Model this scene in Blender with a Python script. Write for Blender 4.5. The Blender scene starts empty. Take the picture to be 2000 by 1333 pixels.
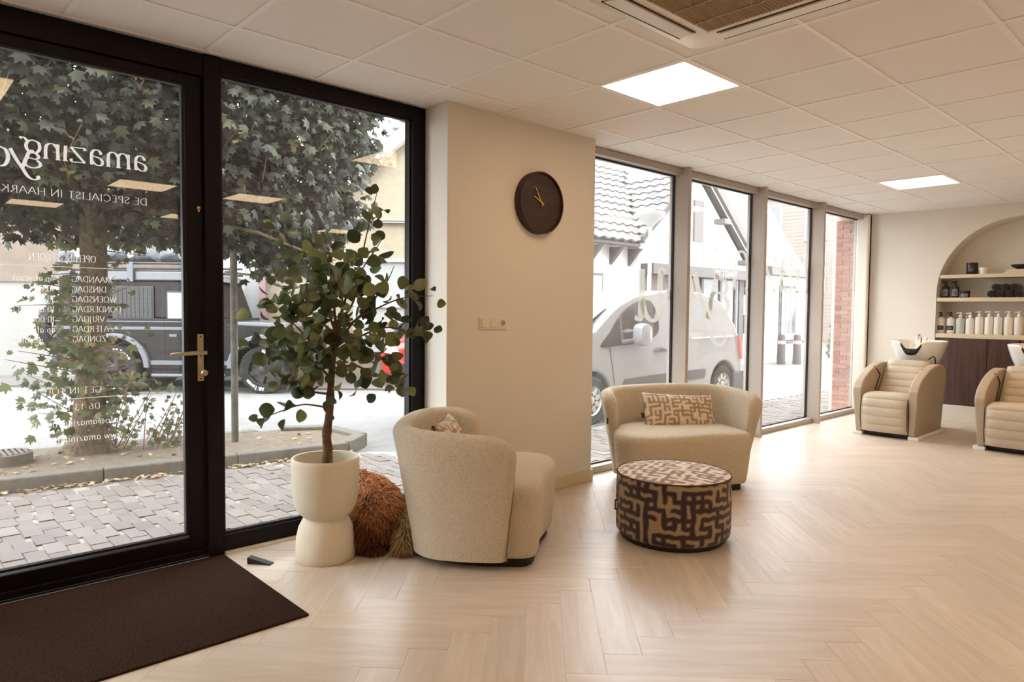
import bpy, bmesh, math, random
import numpy as np
from mathutils import Vector, Matrix
random.seed(7); RNG = np.random.default_rng(11)
sc = bpy.context.scene
C = sc.collection
# ------------------------------------------------------------------ camera
YAW, PITCH, ROLL, CAMZ, FPX = .7471, -.0453, .0093, 1.303, 1357.92
_f = Vector((math.sin(YAW)*math.cos(PITCH), math.cos(YAW)*math.cos(PITCH), math.sin(PITCH)))
_r = Vector((math.cos(YAW), -math.sin(YAW), 0)); _u = _r.cross(_f)
_r, _u = _r*math.cos(ROLL)+_u*math.sin(ROLL), _u*math.cos(ROLL)-_r*math.sin(ROLL)
cd = bpy.data.cameras.new('camera'); cam = bpy.data.objects.new('camera', cd); C.objects.link(cam)
cam.matrix_world = Matrix(((_r.x,_u.x,-_f.x,0),(_r.y,_u.y,-_f.y,0),(_r.z,_u.z,-_f.z,CAMZ),(0,0,0,1)))
cd.sensor_width = 36; cd.lens = FPX/2000*36; cd.clip_start = .05; cd.clip_end = 300
sc.camera = cam
# ------------------------------------------------------------------ overcast sky, exposure
w = bpy.data.worlds.new('overcast_sky'); sc.world = w; w.use_nodes = True
SKY = 9.0
bg = w.node_tree.nodes['Background']; bg.inputs[0].default_value = (.94, .985, 1.06, 1); bg.inputs[1].default_value = SKY
sc.view_settings.view_transform = 'Standard'; sc.view_settings.look = 'None'
sc.view_settings.exposure = 0.12; sc.view_settings.gamma = 1; sc.view_settings.use_curve_mapping = False
LAMP = 9.0          # radiance of the ceiling panels
CEIL = 2.576; G = -.06          # ceiling height, street level
YD, YC, YW, XB = 3.68, 3.449, 3.60, 9.6     # door frame plane, column face, window frame plane, wall with niche
GX0, GY0 = 1.268, 3.237         # a crossing of the 0.6 m ceiling grid

# ------------------------------------------------------------------ helpers
def lin(c):
    return tuple((x/255/12.92 if x <= 10 else ((x/255+.055)/1.055)**2.4) for x in c)
def new_mat(name):
    m = bpy.data.materials.new(name); m.use_nodes = True
    nt = m.node_tree; b = nt.nodes['Principled BSDF']
    return m, nt, b
def mat(name, col, rough=.5, metal=0, bump=None, vary=None, spec=.5, sheen=0, coat=0, emit=0, coord='Object', alpha=None, trans=0):
    """col: sRGB 0..255; bump=(scale,strength,distance); vary=(scale,amount[,sRGB second colour])"""
    m, nt, b = new_mat(name); N = nt.nodes; L = nt.links
    c = lin(col)+(1,)
    b.inputs['Base Color'].default_value = c
    b.inputs['Roughness'].default_value = rough; b.inputs['Metallic'].default_value = metal
    b.inputs['Specular IOR Level'].default_value = spec
    b.inputs['Sheen Weight'].default_value = sheen; b.inputs['Coat Weight'].default_value = coat
    b.inputs['Coat Roughness'].default_value = .08
    if trans: b.inputs['Transmission Weight'].default_value = trans
    if emit:
        b.inputs['Emission Color'].default_value = c; b.inputs['Emission Strength'].default_value = emit
    tc = N.new('ShaderNodeTexCoord')
    if vary:
        n = N.new('ShaderNodeTexNoise'); n.inputs['Scale'].default_value = vary[0]; n.inputs['Detail'].default_value = 4
        L.new(tc.outputs[coord], n.inputs['Vector'])
        mx = N.new('ShaderNodeMix'); mx.data_type = 'RGBA'
        c2 = lin(vary[2])+(1,) if len(vary) > 2 else tuple(x*(1-vary[1]) for x in c[:3])+(1,)
        mx.inputs[6].default_value = c; mx.inputs[7].default_value = c2
        rp = N.new('ShaderNodeMapRange'); rp.inputs[1].default_value = .35; rp.inputs[2].default_value = .65
        L.new(n.outputs['Fac'], rp.inputs[0]); 
        if len(vary) > 2:
            mu = N.new('ShaderNodeMath'); mu.operation = 'MULTIPLY'; mu.inputs[1].default_value = vary[1]
            L.new(rp.outputs[0], mu.inputs[0]); L.new(mu.outputs[0], mx.inputs[0])
        else: L.new(rp.outputs[0], mx.inputs[0])
        L.new(mx.outputs[2], b.inputs['Base Color'])
    if bump:
        n = N.new('ShaderNodeTexNoise'); n.inputs['Scale'].default_value = bump[0]; n.inputs['Detail'].default_value = 3
        L.new(tc.outputs[coord], n.inputs['Vector'])
        bp = N.new('ShaderNodeBump'); bp.inputs['Strength'].default_value = bump[1]; bp.inputs['Distance'].default_value = bump[2]
        L.new(n.outputs['Fac'], bp.inputs['Height']); L.new(bp.outputs[0], b.inputs['Normal'])
    return m
def glass_mat(name, tint=(1,1,1), ior=1.5, veil=0.0):
    m = bpy.data.materials.new(name); m.use_nodes = True; nt = m.node_tree; N = nt.nodes; L = nt.links
    for n in list(N): N.remove(n)
    out = N.new('ShaderNodeOutputMaterial'); t = N.new('ShaderNodeBsdfTransparent'); g = N.new('ShaderNodeBsdfGlossy')
    t.inputs[0].default_value = tint+(1,); g.inputs['Roughness'].default_value = 0.004
    lw = N.new('ShaderNodeLayerWeight'); lw.inputs[0].default_value = .5        # Schlick reflection, the same from both faces
    pw = N.new('ShaderNodeMath'); pw.operation = 'POWER'; pw.inputs[1].default_value = 5; L.new(lw.outputs['Facing'], pw.inputs[0])
    fr = N.new('ShaderNodeMath'); fr.operation = 'MULTIPLY_ADD'; fr.inputs[1].default_value = .9; fr.inputs[2].default_value = (ior-1)**2/(ior+1)**2
    L.new(pw.outputs[0], fr.inputs[0])
    mx = N.new('ShaderNodeMixShader'); L.new(fr.outputs[0], mx.inputs[0]); L.new(t.outputs[0], mx.inputs[1]); L.new(g.outputs[0], mx.inputs[2])
    last = mx
    if veil:      # a thin film of street dust, streaked by rain
        d = N.new('ShaderNodeBsdfTranslucent'); d.inputs[0].default_value = (.9,.88,.84,1)
        tc = N.new('ShaderNodeTexCoord'); mp = N.new('ShaderNodeMapping'); mp.inputs['Scale'].default_value = (60, 60, 1.2)
        n = N.new('ShaderNodeTexNoise'); n.inputs['Scale'].default_value = 1; n.inputs['Detail'].default_value = 5
        L.new(tc.outputs['Object'], mp.inputs[0]); L.new(mp.outputs[0], n.inputs['Vector'])
        mr = N.new('ShaderNodeMapRange'); mr.inputs[1].default_value = .3; mr.inputs[2].default_value = .75
        mr.inputs[3].default_value = veil*.55; mr.inputs[4].default_value = veil*1.5; L.new(n.outputs['Fac'], mr.inputs[0])
        m2 = N.new('ShaderNodeMixShader'); L.new(mr.outputs[0], m2.inputs[0]); L.new(mx.outputs[0], m2.inputs[1]); L.new(d.outputs[0], m2.inputs[2])
        last = m2
    L.new(last.outputs[0], out.inputs[0])
    return m

class MB:
    def __init__(s): s.v = []; s.f = []; s.uv = None
    def add(s, vs, fs):
        o = len(s.v); s.v += [tuple(p) for p in vs]; s.f += [tuple(i+o for i in f) for f in fs]; return s
    def box(s, x0, x1, y0, y1, z0, z1):
        return s.add([(x0,y0,z0),(x1,y0,z0),(x1,y1,z0),(x0,y1,z0),(x0,y0,z1),(x1,y0,z1),(x1,y1,z1),(x0,y1,z1)],
              [(0,3,2,1),(4,5,6,7),(0,1,5,4),(1,2,6,5),(2,3,7,6),(3,0,4,7)])
    def prism(s, poly, axis, a, b):
        """extrude a 2D polygon: axis 'z' (x,y), 'y' (x,z), 'x' (y,z)"""
        n = len(poly)
        def P(p, t): return {'z':(p[0],p[1],t),'y':(p[0],t,p[1]),'x':(t,p[0],p[1])}[axis]
        vs = [P(p,a) for p in poly]+[P(p,b) for p in poly]
        fs = [tuple(range(n)), tuple(range(2*n-1,n-1,-1))]+[((i+1)%n, i, n+i, n+(i+1)%n) for i in range(n)]
        return s.add(vs, fs)
    def hexa(s, p):      # 8 points: bottom ring then top ring
        return s.add(p, [(0,3,2,1),(4,5,6,7),(0,1,5,4),(1,2,6,5),(2,3,7,6),(3,0,4,7)])
    def loft(s, rings, close=True, cap=True):
        n = len(rings[0]); o = len(s.v)
        for r in rings: s.v += [tuple(p) for p in r]
        for k in range(len(rings)-1):
            for i in range(n if close else n-1):
                j = (i+1) % n
                s.f.append((o+k*n+i, o+k*n+j, o+(k+1)*n+j, o+(k+1)*n+i))
        if cap:
            s.f.append(tuple(o+i for i in range(n-1,-1,-1))); s.f.append(tuple(o+(len(rings)-1)*n+i for i in range(n)))
        return s
    def lathe(s, prof, seg=24, c=(0,0,0), cap=True):
        rings = [[(c[0]+r*math.cos(2*math.pi*i/seg), c[1]+r*math.sin(2*math.pi*i/seg), c[2]+z) for i in range(seg)] for r, z in prof]
        return s.loft(rings, True, cap)
    def tube(s, pts, rad, seg=8, cap=True):
        pts = [Vector(p) for p in pts]; n = len(pts)
        if not hasattr(rad, '__len__'): rad = [rad]*n
        rings = []; prev = None
        for i, p in enumerate(pts):
            t = (pts[min(i+1,n-1)]-pts[max(i-1,0)]).normalized()
            if prev is None:
                a = Vector((0,0,1)) if abs(t.z) < .9 else Vector((1,0,0)); nx = t.cross(a).normalized()
            else: nx = (prev - t*prev.dot(t)).normalized()
            prev = nx; ny = t.cross(nx)
            rings.append([p + (nx*math.cos(2*math.pi*k/seg)+ny*math.sin(2*math.pi*k/seg))*rad[i] for k in range(seg)])
        return s.loft(rings, True, cap)
    def grid(s, pts):     # pts[i][j]
        ni, nj = len(pts), len(pts[0]); o = len(s.v)
        for r in pts: s.v += [tuple(p) for p in r]
        for i in range(ni-1):
            for j in range(nj-1):
                s.f.append((o+i*nj+j, o+i*nj+j+1, o+(i+1)*nj+j+1, o+(i+1)*nj+j))
        return s
    def mesh(s, name):
        me = bpy.data.meshes.new(name); me.from_pydata(s.v, [], s.f); return me
    def build(s, name, m, parent=None, smooth=35, bevel=0, fix=True, kind=None, sub=0, seg=2):
        me = s.mesh(name)
        if fix:
            bm = bmesh.new(); bm.from_mesh(me); bmesh.ops.recalc_face_normals(bm, faces=bm.faces); bm.to_mesh(me); bm.free()
        me.materials.append(m)
        if smooth:
            me.polygons.foreach_set('use_smooth', [True]*len(me.polygons)); me.set_sharp_from_angle(angle=math.radians(smooth))
        return put(name, me, parent, bevel, kind, sub, seg)
def put(name, me, parent=None, bevel=0, kind=None, sub=0, seg=2):
    o = bpy.data.objects.new(name, me); C.objects.link(o)
    if parent is not None: o.parent = parent
    if bevel:
        b = o.modifiers.new('bevel','BEVEL'); b.width = bevel; b.segments = seg; b.limit_method = 'ANGLE'; b.angle_limit = .6
    if sub:
        b = o.modifiers.new('sub','SUBSURF'); b.levels = sub; b.render_levels = sub
    if kind: o['kind'] = kind
    return o
def tag(o, label, cat, group=None, kind=None):
    o['label'] = label; o['category'] = cat
    if group: o['group'] = group
    if kind: o['kind'] = kind
    return o
def thing(name, label, cat, loc=(0,0,0), rotz=0, group=None):
    o = bpy.data.objects.new(name, None); C.objects.link(o); o.empty_display_size = .1
    o.location = loc; o.rotation_euler = (0,0,rotz)
    return tag(o, label, cat, group)
def struct(name, label=None, cat=None):
    o = bpy.data.objects.new(name, None); C.objects.link(o); o['kind'] = 'structure'
    return o
def copy_tree(o, parent=None):
    c = o.copy(); C.objects.link(c); c.parent = parent
    for ch in o.children: copy_tree(ch, c)
    return c
def at_depth(px, py, d):     # the point d metres in front of the lens on a line of sight (survey of the photograph)
    return Vector((0,0,CAMZ)) + (_f + _r*((px-1000)/FPX) - _u*((py-666.5)/FPX))*d
def at_y(px, py, Y):
    d = _f + _r*((px-1000)/FPX) - _u*((py-666.5)/FPX); return Vector((0,0,CAMZ)) + d*(Y/d.y)
def catmull(pts, n=8, closed=False):
    P = [np.array(p, float) for p in pts]; out = []
    m = len(P)
    rng = range(m) if closed else range(m-1)
    for i in rng:
        if closed: a,b,c,d = P[(i-1)%m],P[i],P[(i+1)%m],P[(i+2)%m]
        else: a,b,c,d = P[max(i-1,0)],P[i],P[i+1],P[min(i+2,m-1)]
        for k in range(n):
            t = k/n
            out.append(.5*((2*b)+(-a+c)*t+(2*a-5*b+4*c-d)*t*t+(-a+3*b-3*c+d)*t**3))
    if not closed: out.append(P[-1])
    return out
def set_color_attr(me, name, cols):
    a = me.color_attributes.new(name, 'FLOAT_COLOR', 'POINT')
    a.data.foreach_set('color', np.asarray(cols, np.float32).ravel())
# ------------------------------------------------------------------ materials
def wood_floor_mat(name, island):
    m, nt, b = new_mat(name); N = nt.nodes; L = nt.links
    if island:
        gi = N.new('ShaderNodeNewGeometry'); rnd = gi.outputs['Random Per Island']
    else:
        oi = N.new('ShaderNodeObjectInfo'); rnd = oi.outputs['Random']
    uv = N.new('ShaderNodeUVMap'); uv.uv_map = 'UVMap'
    sep = N.new('ShaderNodeSeparateXYZ'); L.new(uv.outputs[0], sep.inputs[0])
    def mth(op, a, bb):
        n = N.new('ShaderNodeMath'); n.operation = op
        for i, x in enumerate((a, bb)):
            if hasattr(x, 'is_output'): L.new(x, n.inputs[i])
            else: n.inputs[i].default_value = x
        return n.outputs[0]
    def comb(x, y, z):
        n = N.new('ShaderNodeCombineXYZ')
        for i, q in enumerate((x, y, z)):
            if hasattr(q, 'is_output'): L.new(q, n.inputs[i])
            else: n.inputs[i].default_value = q
        return n.outputs[0]
    r10 = mth('MULTIPLY', rnd, 37.0)
    v1 = comb(mth('ADD', mth('MULTIPLY', sep.outputs[0], 1.6), r10), mth('MULTIPLY', sep.outputs[1], 16.0), r10)
    n1 = N.new('ShaderNodeTexNoise'); n1.inputs['Scale'].default_value = 1.6; n1.inputs['Detail'].default_value = 5; n1.inputs['Distortion'].default_value = .7
    L.new(v1, n1.inputs['Vector'])
    v2 = comb(mth('ADD', mth('MULTIPLY', sep.outputs[0], 6.0), r10), mth('MULTIPLY', sep.outputs[1], 160.0), r10)
    n2 = N.new('ShaderNodeTexNoise'); n2.inputs['Scale'].default_value = 1.5; n2.inputs['Detail'].default_value = 3; L.new(v2, n2.inputs['Vector'])
    r = N.new('ShaderNodeValToRGB'); e = r.color_ramp.elements
    e[0].position = .25; e[0].color = lin((196,178,158))+(1,); e[1].position = .75; e[1].color = lin((213,199,183))+(1,)
    L.new(n1.outputs['Fac'], r.inputs[0])
    hs = N.new('ShaderNodeHueSaturation'); L.new(r.outputs[0], hs.inputs['Color'])
    val = mth('ADD', mth('ADD', mth('MULTIPLY', rnd, .13), .87), mth('MULTIPLY', n2.outputs['Fac'], .12))
    L.new(val, hs.inputs['Value']); L.new(hs.outputs[0], b.inputs['Base Color'])
    b.inputs['Roughness'].default_value = .36; b.inputs['Specular IOR Level'].default_value = 1.0
    bp = N.new('ShaderNodeBump'); bp.inputs['Strength'].default_value = .12; bp.inputs['Distance'].default_value = .002
    L.new(n2.outputs['Fac'], bp.inputs['Height']); L.new(bp.outputs[0], b.inputs['Normal'])
    return m
def island_mat(name, cols, rough=.6, pos=None, trans=0, obj=False, bump=None, backlight=0, back=(.3,.4,.1)):
    """colour of each loose piece picked from a ramp"""
    m, nt, b = new_mat(name); N = nt.nodes; L = nt.links
    if obj: rnd = N.new('ShaderNodeObjectInfo').outputs['Random']
    else: rnd = N.new('ShaderNodeNewGeometry').outputs['Random Per Island']
    r = N.new('ShaderNodeValToRGB'); e = r.color_ramp.elements
    while len(e) < len(cols): e.new(.5)
    for i, c in enumerate(cols):
        e[i].position = pos[i] if pos else i/(len(cols)-1); e[i].color = lin(c)+(1,)
    L.new(rnd, r.inputs[0]); L.new(r.outputs[0], b.inputs['Base Color']); b.inputs['Roughness'].default_value = rough
    if bump:
        tc = N.new('ShaderNodeTexCoord'); n = N.new('ShaderNodeTexNoise'); n.inputs['Scale'].default_value = bump[0]
        L.new(tc.outputs['Object'], n.inputs['Vector'])
        bp = N.new('ShaderNodeBump'); bp.inputs['Strength'].default_value = bump[1]; bp.inputs['Distance'].default_value = bump[2]
        L.new(n.outputs['Fac'], bp.inputs['Height']); L.new(bp.outputs[0], b.inputs['Normal'])
    if backlight:
        t = N.new('ShaderNodeBsdfTranslucent'); mx = N.new('ShaderNodeMixShader'); mx.inputs[0].default_value = backlight
        L.new(r.outputs[0], t.inputs[0]); out = N['Material Output']
        L.new(b.outputs[0], mx.inputs[1]); L.new(t.outputs[0], mx.inputs[2]); L.new(mx.outputs[0], out.inputs[0])
    return m
def attr_mat(name, attr, rough=.9, bump=(220,.5,.003), sheen=.2):
    m, nt, b = new_mat(name); N = nt.nodes; L = nt.links
    a = N.new('ShaderNodeAttribute'); a.attribute_name = attr
    tc = N.new('ShaderNodeTexCoord'); n = N.new('ShaderNodeTexNoise'); n.inputs['Scale'].default_value = bump[0]; n.inputs['Detail'].default_value = 2
    L.new(tc.outputs['Object'], n.inputs['Vector'])
    hs = N.new('ShaderNodeHueSaturation'); L.new(a.outputs['Color'], hs.inputs['Color'])
    mr = N.new('ShaderNodeMapRange'); mr.inputs[1].default_value = .3; mr.inputs[2].default_value = .7; mr.inputs[3].default_value = .7; mr.inputs[4].default_value = 1.25
    L.new(n.outputs['Fac'], mr.inputs[0]); L.new(mr.outputs[0], hs.inputs['Value']); L.new(hs.outputs[0], b.inputs['Base Color'])
    bp = N.new('ShaderNodeBump'); bp.inputs['Strength'].default_value = bump[1]; bp.inputs['Distance'].default_value = bump[2]
    L.new(n.outputs['Fac'], bp.inputs['Height']); L.new(bp.outputs[0], b.inputs['Normal'])
    b.inputs['Roughness'].default_value = rough; b.inputs['Sheen Weight'].default_value = sheen
    return m
def dark_wood_mat(name, c1, c2, scale=(30,30,2), rough=.5):
    m, nt, b = new_mat(name); N = nt.nodes; L = nt.links
    tc = N.new('ShaderNodeTexCoord'); mp = N.new('ShaderNodeMapping'); mp.inputs['Scale'].default_value = scale
    n = N.new('ShaderNodeTexNoise'); n.inputs['Scale'].default_value = 1; n.inputs['Detail'].default_value = 5; n.inputs['Distortion'].default_value = .6
    L.new(tc.outputs['Object'], mp.inputs[0]); L.new(mp.outputs[0], n.inputs['Vector'])
    r = N.new('ShaderNodeValToRGB'); e = r.color_ramp.elements
    e[0].position = .3; e[0].color = lin(c1)+(1,); e[1].position = .7; e[1].color = lin(c2)+(1,)
    L.new(n.outputs['Fac'], r.inputs[0]); L.new(r.outputs[0], b.inputs['Base Color']); b.inputs['Roughness'].default_value = rough
    return m
def brick_mat(name, c1, c2, mortar, scale, coord='Object', bw=.5, rh=.25, rot=(0,0,0)):
    m, nt, b = new_mat(name); N = nt.nodes; L = nt.links
    tc = N.new('ShaderNodeTexCoord'); mp = N.new('ShaderNodeMapping'); mp.inputs['Rotation'].default_value = rot
    t = N.new('ShaderNodeTexBrick'); t.inputs['Color1'].default_value = lin(c1)+(1,); t.inputs['Color2'].default_value = lin(c2)+(1,)
    t.inputs['Mortar'].default_value = lin(mortar)+(1,); t.inputs['Scale'].default_value = scale
    t.inputs['Brick Width'].default_value = bw; t.inputs['Row Height'].default_value = rh; t.inputs['Mortar Size'].default_value = .012
    L.new(tc.outputs[coord], mp.inputs[0]); L.new(mp.outputs[0], t.inputs['Vector']); L.new(t.outputs[0], b.inputs['Base Color'])
    b.inputs['Roughness'].default_value = .9
    return m
def vinyl_mat(name, col, op=.8):
    m, nt, b = new_mat(name); N = nt.nodes; L = nt.links; b.inputs['Base Color'].default_value = tuple(col)+(1,); b.inputs['Roughness'].default_value = .7
    t = N.new('ShaderNodeBsdfTranslucent'); t.inputs[0].default_value = tuple(col)+(1,); mx = N.new('ShaderNodeMixShader'); mx.inputs[0].default_value = .55
    L.new(b.outputs[0], mx.inputs[1]); L.new(t.outputs[0], mx.inputs[2])
    tr = N.new('ShaderNodeBsdfTransparent'); m2 = N.new('ShaderNodeMixShader'); m2.inputs[0].default_value = op; L.new(tr.outputs[0], m2.inputs[1]); L.new(mx.outputs[0], m2.inputs[2]); L.new(m2.outputs[0], N['Material Output'].inputs[0]); return m
MAT = dict(
 decal=vinyl_mat('vinyl_lettering', (.80,.77,.73)), decal_r=vinyl_mat('vinyl_lettering_beige', (.5,.47,.41), .86),
 plaster=mat('plaster_beige', (231,223,210), .92, bump=(160,.1,.002), vary=(1.2,.03)),
 plaster_out=mat('plaster_outside', (214,208,198), .9),
 skirting=mat('skirting_cream', (214,198,168), .55),
 white_skirting=mat('skirting_white', (222,212,196), .5),
 ceiling=mat('ceiling_tile', (246,243,239), .95, bump=(260,.22,.002)),
 tbar=mat('ceiling_bar', (252,250,247), .5),
 black=mat('black_aluminium', (15,9,12), .45, spec=.2),
 seal=mat('black_rubber', (10,8,9), .6),
 bead=mat('glazing_bead', (36,29,28), .45, spec=.3),
 taupe=mat('taupe_aluminium', (178,166,154), .42),
 glass=glass_mat('door_glass', (.97,.98,.965), 1.5, .007),
 glass_r=glass_mat('window_glass', (.97,.98,.97), 1.45, .016),
 steel=mat('satin_nickel', (190,178,150), .33, .9),
 chrome=mat('chrome', (225,222,216), .12, 1),
 mat_pile=mat('entrance_mat', (34,20,17), .98, bump=(500,.9,.006), vary=(190,.9,(78,56,42)), sheen=.0, spec=.05),
 boucle=mat('boucle', (238,220,190), .95, bump=(150,1.0,.014), vary=(130,.2), sheen=.5),
 base_black=mat('black_plinth', (18,14,14), .6),
 pot=mat('fibre_concrete', (228,217,195), .85, bump=(90,.15,.002), vary=(5,.06)),
 soil=mat('potting_soil', (70,54,40), 1, bump=(60,1,.01), vary=(30,.5)),
 bark=mat('bark_stem', (112,88,66), .9, bump=(60,.8,.008), vary=(25,.45)),
 twig=mat('twig', (118,86,74), .8),
 pattern_dark=attr_mat('woven_labyrinth_dark', 'weave', bump=(300,.7,.004)),
 pattern_light=attr_mat('woven_labyrinth_light', 'weave', bump=(260,.5,.004)),
 tagblack=mat('label_black', (16,14,14), .5), tagwhite=mat('label_print', (200,196,190), .6),
 clockwood=dark_wood_mat('walnut', (40,24,22), (66,42,34), (2.5,30,18)),
 brass=mat('brass', (222,180,120), .3, .9),
 cabinet=dark_wood_mat('smoked_oak', (60,38,34), (92,64,54), (30,24,1.6)),
 shelf=mat('shelf_cream', (220,204,174), .6),
 switch=mat('switch_white', (232,220,198), .35),
 switch_dark=mat('socket_hole', (176,164,142), .5),
 leather=mat('taupe_leather', (192,176,153), .46, bump=(120,.12,.002), vary=(3,.06)),
 leather_dark=mat('taupe_leather_side', (172,154,130), .5, bump=(120,.12,.002)),
 cord=mat('piping_dark', (52,40,34), .6),
 ceramic=mat('white_ceramic', (244,240,232), .12, coat=.6),
 gel=mat('black_gel', (22,18,16), .3),
 bottle_white=mat('bottle_white', (240,236,226), .35), bottle_grey=mat('bottle_frost', (206,208,204), .25),
 bottle_black=mat('bottle_black', (20,18,18), .3), label_grey=mat('label_grey', (120,126,132), .5), label_black=mat('label_dark', (34,32,30), .5),
 towel=mat('towel_dark', (30,22,20), 1, bump=(200,1,.006), sheen=.4),
 paper=mat('book_paper', (232,222,204), .8), book_pink=mat('book_cover', (216,198,178), .6),
 white_metal=mat('white_metal', (232,228,222), .4), ac_white=mat('ac_plastic', (232,224,210), .4), ac_dark=mat('ac_grille', (176,156,122), .6), ac_hole=mat('ac_inside', (70,56,40), .9),
 
)
# ------------------------------------------------------------------ floor: herringbone planks
X0, X1, Y0, Y1 = -4.0, XB, -5.0, 3.672
PW, PL = .148, .74
def project(p):
    d = Vector(p)-Vector((0,0,CAMZ)); z = d.dot(_f)
    if z < .05: return None
    return (1000+FPX*d.dot(_r)/z, 666.5-FPX*d.dot(_u)/z, z)
floor = MB().box(X0-.1, X1+.1, Y0-.1, Y1, -.05, -.006).build('floor', mat('floor_joint', (120,98,76), .8), smooth=0); floor['kind'] = 'structure'
M_PL, M_PLS = wood_floor_mat('oak_plank', False), wood_floor_mat('oak_plank_far', True)
S2 = math.sqrt(.5)
a0, b0 = 3.3333-PL, .2574
def ab2xy(a, b): return ((a+b)*S2, (a-b)*S2)
def clip_poly(poly, bounds):
    x0,x1,y0,y1 = bounds
    for ax, val, sgn in ((0,x0,1),(0,x1,-1),(1,y0,1),(1,y1,-1)):
        out = []
        for i in range(len(poly)):
            p, q = poly[i], poly[(i+1)%len(poly)]
            dp, dq = (p[ax]-val)*sgn, (q[ax]-val)*sgn
            if dp >= 0: out.append(p)
            if (dp >= 0) != (dq >= 0):
                t = dp/(dp-dq); out.append((p[0]+(q[0]-p[0])*t, p[1]+(q[1]-p[1])*t))
        poly = out
        if len(poly) < 3: return []
    return poly
planks = []
for m in range(-14, 15):
    for k in range(-90, 90):
        for t in (0, 1):
            a, b = a0+k*PW-m*PL, b0+k*PW+m*PL
            if t == 0: ca, cb = a+PL/2, b+PW/2
            else: ca, cb = a-PW/2, b+PL/2
            x, y = ab2xy(ca, cb)
            if not (X0-.5 < x < X1+.5 and Y0-.5 < y < Y1+.5): continue
            ang = math.pi/4 if t == 0 else -math.pi/4
            c, s = math.cos(ang), math.sin(ang); e = .0009
            loc = [(-PL/2+e,-PW/2+e),(PL/2-e,-PW/2+e),(PL/2-e,PW/2-e),(-PL/2+e,PW/2-e)]
            wp = [(x+c*u-s*v, y+s*u+c*v) for u, v in loc]
            cl = clip_poly(wp, (X0,X1,Y0,Y1))
            if not cl: continue
            full = all(abs(p[0]-q[0])+abs(p[1]-q[1]) < 1e-9 for p, q in zip(cl, wp)) and len(cl) == 4
            pr = project((x,y,0)); size = 0
            if pr and -120 < pr[0] < 2120 and 560 < pr[1] < 1500: size = 1/pr[2]
            planks.append((size, x, y, ang, cl, full))
planks.sort(key=lambda q: -q[0])
def plank_mesh(polys):
    mb = MB(); uvs = []
    for poly, uv in polys:
        n = len(poly); bev = .0012
        cx = sum(p[0] for p in poly)/n; cy = sum(p[1] for p in poly)/n
        ins = []
        for p in poly:
            d = math.hypot(p[0]-cx, p[1]-cy); ins.append((p[0]+(cx-p[0])*bev/d*1.2, p[1]+(cy-p[1])*bev/d*1.2))
        o = len(mb.v)
        mb.v += [(p[0],p[1],-.012) for p in poly]+[(p[0],p[1],-bev*.6) for p in poly]+[(p[0],p[1],0) for p in ins]
        fs = [tuple(o+2*n+i for i in range(n))]
        fs += [(o+r*n+i, o+r*n+(i+1)%n, o+(r+1)*n+(i+1)%n, o+(r+1)*n+i) for r in (0,1) for i in range(n)]
        mb.f += fs
        for f in fs: uvs += [uv[(i-o)%n] for i in f]
    me = mb.mesh('floor_plank'); l = me.uv_layers.new(name='UVMap')
    l.data.foreach_set('uv', [c for q in uvs for c in q])
    return me
std = [(-PL/2,-PW/2),(PL/2,-PW/2),(PL/2,PW/2),(-PL/2,PW/2)]
std = [(u*.9988, v*.9988/1.0) for u, v in std]
ME_PL = plank_mesh([(std, std)]); ME_PL.materials.append(M_PL)
rest = []
for idx, (size, x, y, ang, cl, full) in enumerate(planks):
    if idx < 300 and size > 0:
        if full: me = ME_PL
        else:
            c, s = math.cos(-ang), math.sin(-ang)
            lp = [((p[0]-x)*c-(p[1]-y)*s, (p[0]-x)*s+(p[1]-y)*c) for p in cl]
            me = plank_mesh([(lp, lp)]); me.materials.append(M_PL)
        o = put('floor_plank', me, floor); o.location = (x,y,0); o.rotation_euler = (0,0,ang)
    else:
        c, s = math.cos(-ang), math.sin(-ang)
        rest.append((cl, [((p[0]-x)*c-(p[1]-y)*s, (p[0]-x)*s+(p[1]-y)*c) for p in cl]))
me = plank_mesh(rest); me.materials.append(M_PLS); put('distant_planks', me, floor, kind='stuff')

# ------------------------------------------------------------------ ceiling: grid of bars with lay-in tiles
LIGHTS = [(3,-2),(10,-2),(-2,-2),(1,-7),(3,-7),(10,-7),(7,-7),(-2,-7),(10,-4),(-5,-2),(3,-11),(7,-11),(10,-11),(0,-11)]  # the back row is added, unseen, to brighten surfaces facing the room
mb = MB(); mb.box(X0-.1, X1+.5, Y0-.1, 4.0, CEIL+.09, CEIL+.2)
i0, i1 = math.floor((X0-GX0)/.6), math.ceil((X1-GX0)/.6); j0, j1 = math.floor((Y0-GY0)/.6), math.ceil((3.66-GY0)/.6)
YE = 3.66
for i in range(i0+1, i1): mb.box(GX0+.6*i-.012, GX0+.6*i+.012, Y0, YE, CEIL-.0005, CEIL+.03)
for j in range(j0+1, j1+1):
    if GY0+.6*j > YE: continue
    mb.box(X0, X1, GY0+.6*j-.0119, GY0+.6*j+.0119, CEIL, CEIL+.03)
mb.box(X0, X1, YE-.022, YE, CEIL, CEIL+.03); mb.box(X1-.02, X1, Y0, YE, CEIL-.0003, CEIL+.03)
ceiling = mb.build('ceiling', MAT['tbar'], smooth=0); ceiling['kind'] = 'structure'
ME_TILE = MB().box(-.2935,.2935,-.2935,.2935,.005,.020).mesh('ceiling_tile'); ME_TILE.materials.append(MAT['ceiling'])
far = MB()
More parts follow.
